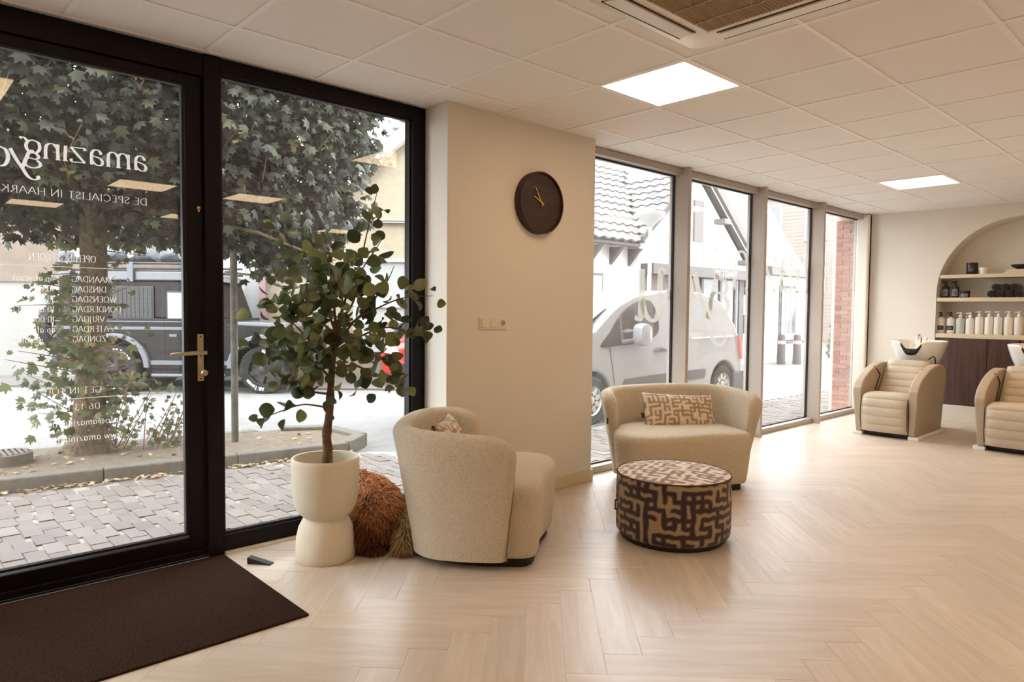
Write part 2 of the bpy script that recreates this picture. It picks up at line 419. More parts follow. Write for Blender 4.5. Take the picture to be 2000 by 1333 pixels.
for i in range(i0, i1+1):
    for j in range(j0, j1+1):
        if (i, j) in LIGHTS: continue
        x, y = GX0+.6*(i+.5), GY0+.6*(j+.5)
        xa, xb, ya, yb = max(x-.294, X0), min(x+.294, X1), max(y-.294, Y0), min(y+.294, YE)
        if xb-xa < .01 or yb-ya < .01: continue
        pr = project((x, y, CEIL)); vis = pr and -250 < pr[0] < 2250 and -250 < pr[1] < 620
        if vis:
            if xb-xa > .58 and yb-ya > .58: o = put('ceiling_tile', ME_TILE, ceiling); o.location = (x,y,CEIL)
            else: MB().box(xa,xb,ya,yb,CEIL+.005,CEIL+.020).build('ceiling_tile', MAT['ceiling'], ceiling, smooth=0)
        else: far.box(xa,xb,ya,yb,CEIL+.005,CEIL+.020)
far.build('tiles_out_of_view', MAT['ceiling'], ceiling, smooth=0, kind='stuff')
# lamps: flat panels in the grid
M_LED, nt_, b_ = new_mat('led_diffuser')
b_.inputs['Base Color'].default_value = (.9,.9,.88,1); b_.inputs['Emission Color'].default_value = (1,.70,.43,1); b_.inputs['Emission Strength'].default_value = LAMP
LN = {(3,-2):'square white ceiling light panel beside the air conditioner',(10,-2):'square white ceiling light panel nearest the shampoo chairs',
 (-2,-2):'ceiling light panel above the door mat, seen only in the door glass',(1,-7):'ceiling light panel reflected low in the door glass',(3,-7):'ceiling light panel reflected in the window beside the door',
 (10,-7):'ceiling light panel in the rear row at the niche end',(7,-7):'ceiling light panel in the middle of the rear row',(-2,-7):'ceiling light panel in the rear row near the entrance wall',
 (10,-4):'ceiling light panel between the niche and the rear row',(-5,-2):'ceiling light panel in the far entrance corner',(3,-11):'added unseen ceiling light panel second along the back row',(7,-11):'added unseen ceiling light panel third along the back row',(10,-11):'added unseen ceiling light panel last in the back row',(0,-11):'added unseen ceiling light panel first in the back row'}
for (i, j) in LIGHTS:
    t = thing('ceiling_light', LN[(i,j)], 'ceiling light', (GX0+.6*(i+.5), GY0+.6*(j+.5), CEIL), 0, 'flat ceiling light panels')
    f = MB()
    for s in (-1, 1):
        f.box(-.286,.286, min(s*.286,s*.272), max(s*.286,s*.272), .001, .02); f.box(min(s*.286,s*.272), max(s*.286,s*.272), -.272,.272, .001, .02)
    f.build('light_frame', MAT['tbar'], t, smooth=0)
    MB().box(-.272,.272,-.272,.272,.004,.012).build('diffuser', M_LED, t, smooth=0)

# ------------------------------------------------------------------ air conditioner cassette
t = thing('air_conditioner', 'white four-way ceiling air conditioner with tan slatted grille', 'air conditioner', (GX0+1.2, GY0-1.8, CEIL))
def rrect(h, r, n=6):
    out = []
    for cx, cy, a in ((h-r,h-r,0),(-h+r,h-r,90),(-h+r,-h+r,180),(h-r,-h+r,270)):
        for k in range(n+1):
            q = math.radians(a+90*k/n); out.append((cx+r*math.cos(q), cy+r*math.sin(q)))
    return out
pan = MB(); 
R_ = lambda h, r, z: [(x,y,z) for x, y in rrect(h, r)]
pan.loft([R_(.475,.06,-.001), R_(.475,.06,-.012), R_(.455,.05,-.03), R_(.285,.02,-.034), R_(.285,.02,-.02), R_(.28,.02,-.02)], True, True)
pan.build('panel', MAT['ac_white'], t, smooth=40)
for k in range(4):
    a = k*math.pi/2
    f = MB(); f.loft([[(x*.30, y*.001, z) for x,y,z in ()] or [(-.25,.335,-.0325),(.25,.335,-.0325),(.27,.415,-.0325),(-.27,.415,-.0325)],
                      [(-.25,.335,-.043),(.25,.335,-.043),(.27,.415,-.036),(-.27,.415,-.036)]], True, True)
    o = f.build('air_flap', MAT['ac_white'], t, smooth=0, bevel=.003); o.rotation_euler = (0,0,a)
    f = MB(); f.box(-.262,.262,.326,.334,-.036,-.0325); f.box(-.276,.276,.416,.421,-.036,-.031)
    o = f.build('flap_gap', MAT['ac_hole'], t, smooth=0); o.rotation_euler = (0,0,a)
gr = MB()
for s in (-1,1):
    gr.box(-.29,.29, min(s*.29,s*.27), max(s*.29,s*.27), -.046,-.03); gr.box(min(s*.29,s*.27), max(s*.29,s*.27), -.27,.27,-.046,-.03)
g = gr.build('grille_frame', MAT['ac_white'], t, smooth=0, bevel=.003)
MB().box(-.27,.27,-.27,.27,-.033,-.031).build('filter', MAT['ac_hole'], t, smooth=0)
sl = MB().box(-.27,.27,-.0035,.0035,-.007,.007).mesh('slat'); sl.materials.append(MAT['ac_dark'])
for k in range(33):
    o = put('slat', sl, g); o.location = (0, -.262+k*.524/32, -.039); o.rotation_euler = (.5,0,0)
for x in (-.16,0,.16): MB().box(x-.003,x+.003,-.27,.27,-.047,-.043).build('grille_bar', MAT['ac_dark'], g, smooth=0)

# ------------------------------------------------------------------ walls
W = MB().prism([(2.64,YC),(4.03,YC),(4.03,3.95),(2.78,3.95),(2.78,3.74),(2.64,3.74)],'z',0,CEIL+.05).build('wall_front', MAT['plaster'], smooth=0, bevel=.004); W['kind'] = 'structure'
MB().box(X0-.12, X0, Y0, 4.0, 0, CEIL+.1).build('wall_left', MAT['plaster'], smooth=0)['kind'] = 'structure'
MB().box(X0-.12, X1+.5, Y0-.12, Y0, 0, CEIL+.1).build('wall_rear', MAT['plaster'], smooth=0)['kind'] = 'structure'
MB().box(X0-.12, X1+6, 3.66, 3.95, CEIL+.02, 5.6).build('wall_upper', MAT['plaster_out'], smooth=0)['kind'] = 'structure'
MB().box(X0-.12, -1.2, 3.66, 3.95, 0, CEIL+.02).build('wall_entrance', MAT['plaster'], smooth=0)['kind'] = 'structure'
MB().box(X0-.12, X1+6, Y0-.12, 3.95, 5.6, 5.7).build('roof', MAT['plaster_out'], smooth=0)['kind'] = 'structure'
b = MB().box(2.628, 4.042, YC-.012, YC, 0, .088).box(4.03, 4.042, YC, 3.6, 0, .088).build('baseboard_front', MAT['skirting'], smooth=0, bevel=.003); b['kind'] = 'structure'
# wall with the arched niche
AC, AR, AZ, AB, ND = 1.87, .86, 1.56, .20, .34
arc = [(AC+AR*math.cos(math.pi*k/32), AZ+AR*math.sin(math.pi*k/32)) for k in range(33)]     # from +y side over the top
mb = MB()
mb.box(XB, XB+.02, AC+AR, 3.66, 0, CEIL+.05); mb.box(XB, XB+.02, Y0, AC-AR, 0, CEIL+.05); mb.box(XB, XB+.02, AC-AR, AC+AR, 0, AB)
for p, q in zip(arc[:-1], arc[1:]):
    mb.add([(XB,p[0],p[1]),(XB,q[0],q[1]),(XB,q[0],CEIL+.05),(XB,p[0],CEIL+.05)], [(0,1,2,3)])
rv = [(AC+AR,AB)]+arc+[(AC-AR,AB)]
mb.grid([[(XB,y,z),(XB+.012,y,z),(XB+ND,y,z)] for y, z in rv])
mb.box(XB+ND, XB+ND+.05, AC-AR-.05, AC+AR+.05, 0, AZ+AR+.05)
mb.add([(XB,AC-AR,AB),(XB,AC+AR,AB),(XB+ND,AC+AR,AB),(XB+ND,AC-AR,AB)], [(0,1,2,3)])
mb.box(XB+.4, XB+.5, Y0, 3.66, 0, CEIL+.1)
wr = mb.build('wall_right', MAT['plaster'], smooth=30, fix=False); wr['kind'] = 'structure'
MB().box(XB-.1, XB, 3.50, 3.66, 0, CEIL).build('trim_1', MAT['plaster'], smooth=0, bevel=.02)['kind'] = 'structure'
MB().box(XB-.014, XB, Y0, 3.50, 0, .10).box(XB-.008, XB, .99, 2.75, .10, .195).build('baseboard_right', MAT['white_skirting'], smooth=0, bevel=.003)['kind'] = 'structure'
# brick return of the street front beyond the last window
wb = MB().box(XB+.075, XB+6, 3.66, 4.02, G, CEIL+.05).build('wall_street', mat('mortar', (206,190,178), .95), smooth=0); wb['kind'] = 'structure'
BRK = island_mat('red_brick', [(140,92,78),(156,106,90),(166,118,100),(146,98,84)], .85, obj=True, bump=(60,.3,.004))
m1 = MB().box(-.012,.012,-.09,.09,-.024,.024).mesh('brick'); m1.materials.append(BRK)
m2 = MB().box(-.012,.012,-.042,.042,-.024,.024).mesh('brick'); m2.materials.append(BRK)
for r in range(43):
    z = G+.03+r*.0605; y = 3.70
    for k in range(3):
        h = (k == 0) == (r % 2 == 0); wd = .09 if not h else .042
        if k == 2 and y+2*wd > 4.06: wd = .042
        if y+wd*2 > 4.04: break
        o = put('brick', m1 if wd > .06 else m2, wb); o.location = (XB+.07, y+wd, z); y += 2*wd+.012

# ------------------------------------------------------------------ door and window in black aluminium
def frame_rect(mb, x0, x1, z0, z1, y0, y1, l, r, b, t):
    mb.box(x0, x0+l, y0, y1, z0, z1); mb.box(x1-r, x1, y0, y1, z0, z1)
    mb.box(x0+l, x1-r, y0, y1, z0, z0+b); mb.box(x0+l, x1-r, y0, y1, z1-t, z1)
def beads(parent, x0, x1, z0, z1, y0, y1, m, wd=.012):
    mb = MB(); frame_rect(mb, x0, x1, z0, z1, y0, y1, wd, wd, wd, wd); mb.build('glazing_bead', m, parent, smooth=0)
door = struct('door_1')
mb = MB(); frame_rect(mb, .10, 1.262, .0, 2.46, YD+.012, YD+.085, .08, .082, .118, .046); mb.build('door_leaf', MAT['black'], door, smooth=0, bevel=.003)
mb = MB(); mb.box(1.268, 1.35, YD-.012, YD+.09, 0, CEIL); mb.box(.02, 1.268, YD, YD+.09, 2.465, CEIL); mb.box(.02, .095, YD, YD+.09, 0, 2.465); mb.box(.02,1.268,YD,YD+.09,0,.01)
mb.build('door_frame', MAT['black'], door, smooth=0, bevel=.003)
MB().box(.10, 1.262, YD-.004, YD+.012, .012, .05).build('draught_strip', MAT['black'], door, smooth=0, bevel=.004)
beads(door, .18, 1.18, .130, 2.414, YD+.02, YD+.05, MAT['bead'])
MB().box(.175, 1.185, YD+.052, YD+.062, .125, 2.42).build('door_glass', MAT['glass'], door, smooth=0)
hp = MB().box(1.228, 1.259, YD+.004, YD+.012, .922, 1.162).build('handle_plate', MAT['steel'], door, smooth=0, bevel=.001)
for z in (1.150, 1.050, .934):
    MB().tube([(1.2435,YD+.0035,z),(1.2435,YD+.006,z)], .0042, 12).build('screw_hole', MAT['seal'], hp)
MB().tube([(1.244,YD+.004,1.070),(1.244,YD-.045,1.070)], .011, 16).tube([(1.256,YD-.045,1.070),(1.22,YD-.047,1.070),(1.15,YD-.05,1.068),(1.095,YD-.05,1.066),(1.082,YD-.048,1.066)], [.0105,.011,.010,.009,.006], 14).build('door_handle', MAT['steel'], door)
o = MB().lathe([(0,0),(.009,0),(.009,.03),(.016,.034),(.0165,.04),(.0165,.052),(.014,.056),(0,.056)], 20).build('lock_knob', MAT['steel'], door)
o.location = (1.246, YD+.006, .967); o.rotation_euler = (math.pi/2,0,0)
o = MB().lathe([(0,0),(.0085,0),(.0085,.004),(0,.004)], 16).box(-.0035,.0035,-.02,0,0,.004).build('lock_cylinder', MAT['brass'], door)
o.location = (1.2435, YD+.012, 1.803); o.rotation_euler = (math.pi/2,0,0)
def black_window(name, x0, x1, gl, gr):
    wn = struct(name)
    mb = MB(); frame_rect(mb, x0, x1, 0, CEIL, YD, YD+.09, gl, gr, .098, .082); mb.build('window_frame', MAT['black'], wn, smooth=0, bevel=.003)
    beads(wn, x0+gl, x1-gr, .098, CEIL-.082, YD+.02, YD+.05, MAT['bead'])
    MB().box(x0+gl-.005, x1-gr+.005, YD+.052, YD+.062, .094, CEIL-.078).build('window_glass', MAT['glass'], wn, smooth=0)
    MB().box(x0, x1, YD-.03, YD, 0, .012).build('floor_strip', MAT['white_skirting'], wn, smooth=0)
    return wn
black_window('window_1', 1.351, 2.64, .004, .098)
black_window('window_6', -1.2, .018, .08, .06)  # window out of view, added to let in light
# windows in taupe aluminium
MX = [4.03, 5.405, 6.80, 8.20, 9.585]
wins = []
for k in range(4):
    wn = struct('window_%d' % (k+2)); x0, x1 = MX[k], MX[k+1]; wins.append(wn)
    mb = MB(); mb.box(x0, x1, 3.575, 3.70, 0, .055); mb.box(x0, x1, 3.575, 3.70, CEIL-.055, CEIL)
    mb.build('window_frame', MAT['taupe'], wn, smooth=0, bevel=.003)
    MB().box(x1-.045, x1, 3.50, 3.70, 0, CEIL+.004).build('mullion', MAT['taupe'], wn, smooth=0, bevel=.003)
    if k == 0: MB().box(x0, x0+.05, 3.56, 3.70, 0, CEIL).build('side_post', MAT['taupe'], wn, smooth=0, bevel=.003)
    mb = MB(); frame_rect(mb, x0+(.05 if k == 0 else 0), x1-.045, .055, CEIL-.055, 3.645, 3.665, .012, .014, .01, .012); mb.build('rubber_seal', MAT['seal'], wn, smooth=0)
    MB().box(x0+.005, x1-.05, 3.666, 3.676, .05, CEIL-.05).build('window_glass', MAT['glass_r'], wn, smooth=0)
# ------------------------------------------------------------------ door mat, door wedge, clock, switch plate
o = MB().box(-1.1, 1.338, 2.69, 3.655, .0005, .010).build('door_mat', MAT['mat_pile'], smooth=0, bevel=.003)
tag(o, 'dark brown flecked entrance mat in front of the glass door', 'mat')
t = thing('door_wedge', 'small black and steel door wedge on the floor beside the mat', 'doorstop', (1.43, 3.42, 0), math.radians(-52))
MB().prism([(-.055,0),(.07,0),(.07,.005),(-.055,.034)], 'y', -.02, .02).build('wedge_body', MAT['seal'], t, smooth=0, bevel=.002)
MB().box(-.0565,-.0545,-.019,.019,.002,.032).build('steel_face', MAT['steel'], t, smooth=0)

t = thing('wall_clock', 'round dark walnut wall clock with thin brass hands', 'clock', (3.418, YC, 2.038))
R = .213
rim = MB(); pr = [(R,0),(R,-.05),(R-.004,-.056),(R-.012,-.056),(R-.014,-.05),(R-.014,-.04)]
seg = 72
ring = lambda r, y: [(r*math.cos(2*math.pi*k/seg), y, r*math.sin(2*math.pi*k/seg)) for k in range(seg)]
rim.loft([ring(r, y) for r, y in pr], True, False); rim.build('clock_rim', MAT['clockwood'], t)
f = MB(); f.loft([ring(R-.001,-.001), ring(R-.001,-.002)], True, True); f.loft([ring(R-.014,-.036), ring(R-.014,-.040)], True, True); f.build('clock_face', MAT['clockwood'], t)
def hand(ang, ln, tail, y):
    a = math.radians(ang); d = Vector((math.sin(a),0,math.cos(a))); n = Vector((d.z,0,-d.x))
    p = [d*ln+n*.0032, d*ln-n*.0032, d*-tail-n*.005, d*-tail+n*.005]
    return MB().add([q+Vector((0,y,0)) for q in p]+[q+Vector((0,y-.0025,0)) for q in p], [(0,1,2,3),(4,7,6,5),(0,4,5,1),(1,5,6,2),(2,6,7,3),(3,7,4,0)])
hand(-30, .125, .025, -.044).build('minute_hand', MAT['brass'], t, smooth=0)
hand(-63, .085, .022, -.0475).build('hour_hand', MAT['brass'], t, smooth=0)
MB().tube([(0,-.04,0),(0,-.053,0)], .006, 16).build('centre_pin', MAT['brass'], t)

t = thing('light_switch', 'cream plate with two rocker switches and a wall socket', 'switch', (3.02, YC, 1.213))
MB().box(-.1215,.1215,-.009,0,-.0405,.0405).build('cover_plate', MAT['switch'], t, smooth=0, bevel=.003)
for x in (-.081, 0): MB().prism([(-.0275,-.0275),(.0275,-.0275),(.0275,.0275),(-.0275,.0275)], 'y', -.014, -.009).build('rocker', MAT['switch'], t, smooth=0, bevel=.002)
for q in [c for c in t.children if c.name.startswith('rocker')][:1]: q.location.x = -.081
so = MB(); so.box(.0535,.1085,-.012,-.009,-.0275,.0275); so = so.build('socket', MAT['switch'], t, smooth=0, bevel=.002)
q = MB().lathe([(0,0),(.0195,0),(.0195,.001),(0,.001)], 28).build('socket_recess', MAT['switch_dark'], so); q.location = (.081,-.012,0); q.rotation_euler = (math.pi/2,0,0)
for dx in (-.0095,.0095): MB().tube([(.081+dx,-.0125,0),(.081+dx,-.0145,0)], .0028, 10).build('pin_hole', MAT['seal'], so)

# ------------------------------------------------------------------ patterned weave: a rectilinear labyrinth
def labyrinth(W, H, nx, ny, sp, hw, seed, wrap=False, prob=.56):
    """W x H metres sampled nx x ny: 1 where the light ground shows, 0 on the strokes of a hand-drawn maze"""
    r = np.random.default_rng(seed)
    cx = max(2, int(round(W/sp))); cy = int(H/sp)+3; sx = W/cx
    eh = r.random((cy+1, cx+1)) < prob; ev = r.random((cy+1, cx+1)) < prob
    if wrap: eh[:,-1] = eh[:,0]; ev[:,-1] = ev[:,0]
    U, V = np.meshgrid(np.arange(nx)/nx*W, np.arange(ny)/max(1,ny-1)*H)
    k = 2*np.pi/W
    wx = sum(r.uniform(.3,1)*np.sin(k*int(f)*U+V*g+p) for f,g,p in zip(r.integers(3,cx,6), r.uniform(-60,60,6), r.uniform(0,6,6)))*sp*.045
    wy = sum(r.uniform(.3,1)*np.sin(k*int(f)*U+V*g+p) for f,g,p in zip(r.integers(3,cx,6), r.uniform(-60,60,6), r.uniform(0,6,6)))*sp*.045
    X = (U+wx)/sx; Y = (V+wy)/sp+.5
    dmin = np.full(U.shape, 9.)
    ix = np.floor(X).astype(int); iy = np.floor(Y).astype(int)
    for di in (-1,0,1):
        for dj in (-1,0,1):
            gx, gy = ix+di, iy+dj; qx = np.mod(gx, cx) if wrap else np.clip(gx,0,cx); qy = np.clip(gy,0,cy)
            h = eh[qy,qx]; v = ev[qy,qx]
            px, py = X-gx, Y-gy
            dh = np.hypot(px-np.clip(px,0,1), py); dv = np.hypot(px, py-np.clip(py,0,1))
            dmin = np.where(h, np.minimum(dmin, dh), dmin); dmin = np.where(v, np.minimum(dmin, dv), dmin)
    return 1/(1+np.exp(-(dmin*sp-hw)/.0016))
def weave_cols(v, lo, hi):
    lo = np.array(lin(lo)); hi = np.array(lin(hi)); c = lo+(hi-lo)*v[:,None]
    return np.concatenate([c, np.ones((len(c),1))], 1)

# pouf
t = thing('pouf', 'round footstool pouf in dark brown and tan maze pattern fabric', 'pouf', (3.395, 2.282, 0), .3)
NU, NV = 560, 104; PR = .322; PH = .372
pat = labyrinth(2*math.pi*PR, PH, NU, NV, .050, .0145, 5, True)
side = []; 
for i in range(NU):
    a = 2*math.pi*i/NU; row = []
    for j in range(NV):
        s = j/(NV-1); z = .022+s*(PH-.022)
        rr = PR*(1+.012*math.sin(math.pi*s)) - .03*max(0,1-s/.09)**2 - .004*max(0,(s-.985)/.015)
        row.append((rr*math.cos(a), rr*math.sin(a), z))
    side.append(row)
side.append(side[0]); mb = MB().grid(side)
o = mb.build('side_cover', MAT['pattern_dark'], t, fix=False); v = np.concatenate([pat.T, pat.T[:1]], 0).reshape(-1)
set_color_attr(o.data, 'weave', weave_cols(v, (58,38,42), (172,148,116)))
NR = 66; NT = 300
p2 = labyrinth(.7, .7, 256, 256, .050, .0125, 9)
pts = []; vv = []
for i in range(NR):
    s = i/(NR-1); rr = PR*.998*s; row = []
    for k in range(NT):
        a = 2*math.pi*k/NT; x, y = rr*math.cos(a), rr*math.sin(a)
        z = PH+.020*(1-s**2.2)+(.002 if i < NR-1 else 0)
        row.append((x,y,z)); vv.append(p2[int((y/.7+.5)*255)%256, int((x/.7+.5)*255)%256])
    pts.append(row+[row[0]]); vv.append(vv[-NT])
o = MB().grid(pts).build('top_cover', MAT['pattern_dark'], t, fix=False); set_color_attr(o.data, 'weave', weave_cols(np.array(vv), (146,118,106), (236,222,204)))  # top lighter than the sides: daylight painted into the weave colours
MB().tube([(PR*math.cos(2*math.pi*k/96), PR*math.sin(2*math.pi*k/96), PH+.001) for k in range(97)], .0045, 6).build('piping', mat('pouf_piping', (84,58,52), .9), t)
MB().lathe([(0,0),(PR-.03,0),(PR-.02,.012),(PR-.02,.03),(0,.03)], 48).build('plinth', MAT['base_black'], t)
a = math.radians(126); tg = MB().box(0,.022,-.001,.001,-.03,.03).build('fabric_label', MAT['tagblack'], t, smooth=0)
tg.location = (PR*math.cos(a), PR*math.sin(a), .19); tg.rotation_euler = (0,0,a)
q = MB().box(.006,.016,-.0016,.0016,-.022,.022).build('label_print', MAT['tagwhite'], tg, smooth=0)

# loveseats
def loveseat(label, loc, rot, mir=1):
    t = thing('loveseat', label, 'loveseat', loc, rot, 'cream boucle loveseats')
    # plan curve of the back shell, front is -y; left end stops above the seat, right end wraps forward
    ctrl = [(-.50,.02),(-.505,.12),(-.47,.235),(-.34,.325),(-.12,.36),(.14,.36),(.35,.325),(.485,.21),(.53,.05),(.535,-.13),(.52,-.27)]
    P = np.array(catmull(ctrl, 10)); seg = np.r_[0, np.cumsum(np.hypot(*np.diff(P, axis=0).T))]; Ltot = seg[-1]
    rings = []; T = .105; H = .715
    us = np.r_[np.linspace(0,.12,22)**1.0, np.linspace(.12, Ltot-.12, 60)[1:-1], Ltot-.12+np.linspace(0,.12,22)]
    us = Ltot*0+us
    for u in us:
        x = np.interp(u, seg, P[:,0]); y = np.interp(u, seg, P[:,1])
        e = .01; dx = np.interp(min(u+e,Ltot), seg, P[:,0])-np.interp(max(u-e,0), seg, P[:,0]); dy = np.interp(min(u+e,Ltot), seg, P[:,1])-np.interp(max(u-e,0), seg, P[:,1])
        l = math.hypot(dx,dy); nx, ny = -dy/l, dx/l         # outward normal (left of the direction)
        if nx*x+ny*(y-.0) < 0: nx, ny = -nx, -ny
        d = min(u, Ltot-u); near_left = u < Ltot/2
        h = H - .035*(abs(u/Ltot-.5)*2)**2
        r = .17 if near_left else .16
        if d < r: h = h - r*.62 + r*.62*math.sqrt(max(0,1-((r-d)/r)**2.4))
        th = T*(math.sqrt(max(.0004, 1-((.05-d)/.05)**2)) if d < .05 else 1)
        fl = .11    # flare of the outer face
        sec = []
        # cross-section from outer bottom up over the rim and down inside (offset o along the normal, height z)
        def po(o, z): return (x+nx*o, y+ny*o, z)
        zb = .045
        # lean back the end: forward edge tapers towards the floor
        for s in np.linspace(0,1,7): sec.append((T/2*th/T + fl*(s**1.1) - fl, zb+(h-th*.5-zb)*s))
        for k in range(1,8):
            q = math.pi*k/8; sec.append((th/2*math.cos(q), h-th*.5+th*.5*math.sin(q)))
        for s in np.linspace(1,0,7): sec.append((-th/2 - .06*(1-s), zb+(h-th*.5-zb)*s))
        rings.append([po(o,z) for o,z in sec])
    # taper the two free ends backwards towards the floor
    for i, rg in enumerate(rings):
        u = us[i]; d = min(u, Ltot-u)
        if d < .3:
            k = (1-d/.3)**2
            rings[i] = [(px, py+(.07 if u < Ltot/2 else .045)*k*max(0,(.62-pz)/.6), pz) for px,py,pz in rg]
    MB().loft(rings, True, True).build('backrest', MAT['boucle'], t, smooth=60)
    # seat
    out = [(-.535,-.12),(-.525,-.30),(-.44,-.415),(-.27,-.455),(-.06,-.425),(.13,-.39),(.32,-.39),(.43,-.35),(.455,-.24),(.44,0),(.37,.18),(.18,.27),(-.1,.28),(-.36,.21),(-.48,.04)]
    O = np.array(catmull(out, 8, True)); cx, cy = -.02, -.06
    rg = []
    for sc_, z in ((.90,.05),(.925,.053),(.94,.07),(.97,.2),(.99,.31),(1.0,.355),(.995,.385),(.975,.407),(.94,.42),(.85,.428),(.6,.435),(.3,.438),(.02,.438)):
        rg.append([(cx+(p[0]-cx)*sc_, cy+(p[1]-cy)*sc_, z) for p in O])
    MB().loft(rg, True, True).build('seat', MAT['boucle'], t, smooth=60)
    MB().loft([[(cx+(p[0]-cx)*.87, cy+(p[1]-cy)*.87, z) for p in O] for z in (.001,.056)], True, True).build('plinth', MAT['base_black'], t)
    if mir > 0:
        g_ = MB().box(-.004,.004,-.018,.002,-.022,.022).build('fabric_label', MAT['tagblack'], t, smooth=0); g_.location = (-.545,.03,.47)
    if mir < 0:
        for ch in t.children:
            ch.data.transform(Matrix.Scale(-.92,4,(1,0,0))); ch.data.flip_normals(); ch.location.x *= -.92
    return t
def cushion(label, loc, rot, w=.46, h=.27, seed=3, lo=(168,140,108), hi=(232,218,194)):
    t = thing('cushion', label, 'cushion', loc, 0, 'patterned lumbar cushions'); t.rotation_euler = rot
    n, m = 130, 70; p = labyrinth(w, h, n, m, .037, .0098, seed); mb = MB(); vv = []
    for s in (1,-1):
        g_ = []
        for j in range(m):
            row = []
            for i in range(n):
                u, v = i/(n-1)*2-1, j/(m-1)*2-1
                k = max(0,(1-abs(u)**2.6)*(1-abs(v)**2.6))**.5
                sx = 1-.07*(1-abs(u)**1.5)*0-.08*(abs(u)**3)*(1-v*v)*0 ; 
                x = u*w/2*(1-.05*(1-v*v)); y = v*h/2*(1-.10*(1-u*u)); z = s*(.006+.065*k)
                z += .004*math.sin(u*11+v*5+s)*k
                row.append((x,y,z)); vv.append(p[j,i])
            g_.append(row if s > 0 else row)
        mb.grid(g_)
    o = mb.build('cushion_cover', MAT['pattern_light'], t, fix=True); set_color_attr(o.data, 'weave', weave_cols(np.array(vv), lo, hi))
    MB().box(-w/2-.016,-w/2+.006,-.06,-.02,-.0015,.0015).build('fabric_label', MAT['tagblack'], t, smooth=0)
    return t
L2 = loveseat('cream boucle loveseat facing the room in front of the tall windows', (4.52,3.02,0), math.radians(-32))
L1 = loveseat('cream boucle loveseat with its back turned, beside the potted plant', (2.46,2.955,0), math.radians(43), -1)
def local(t, p): return Matrix.Translation(t.location) @ Matrix.Rotation(t.rotation_euler.z,4,'Z') @ Vector(p)
cushion('tan maze pattern cushion lying across the loveseat by the tall windows', local(L2,(.05,.075,.52)), (math.radians(60),math.radians(3),math.radians(-34)), .58,.30)
cushion('tan maze pattern cushion tucked inside the loveseat with its back turned', local(L1,(-.06,.13,.57)), (math.radians(68),0,math.radians(43)), .46,.28, seed=8)

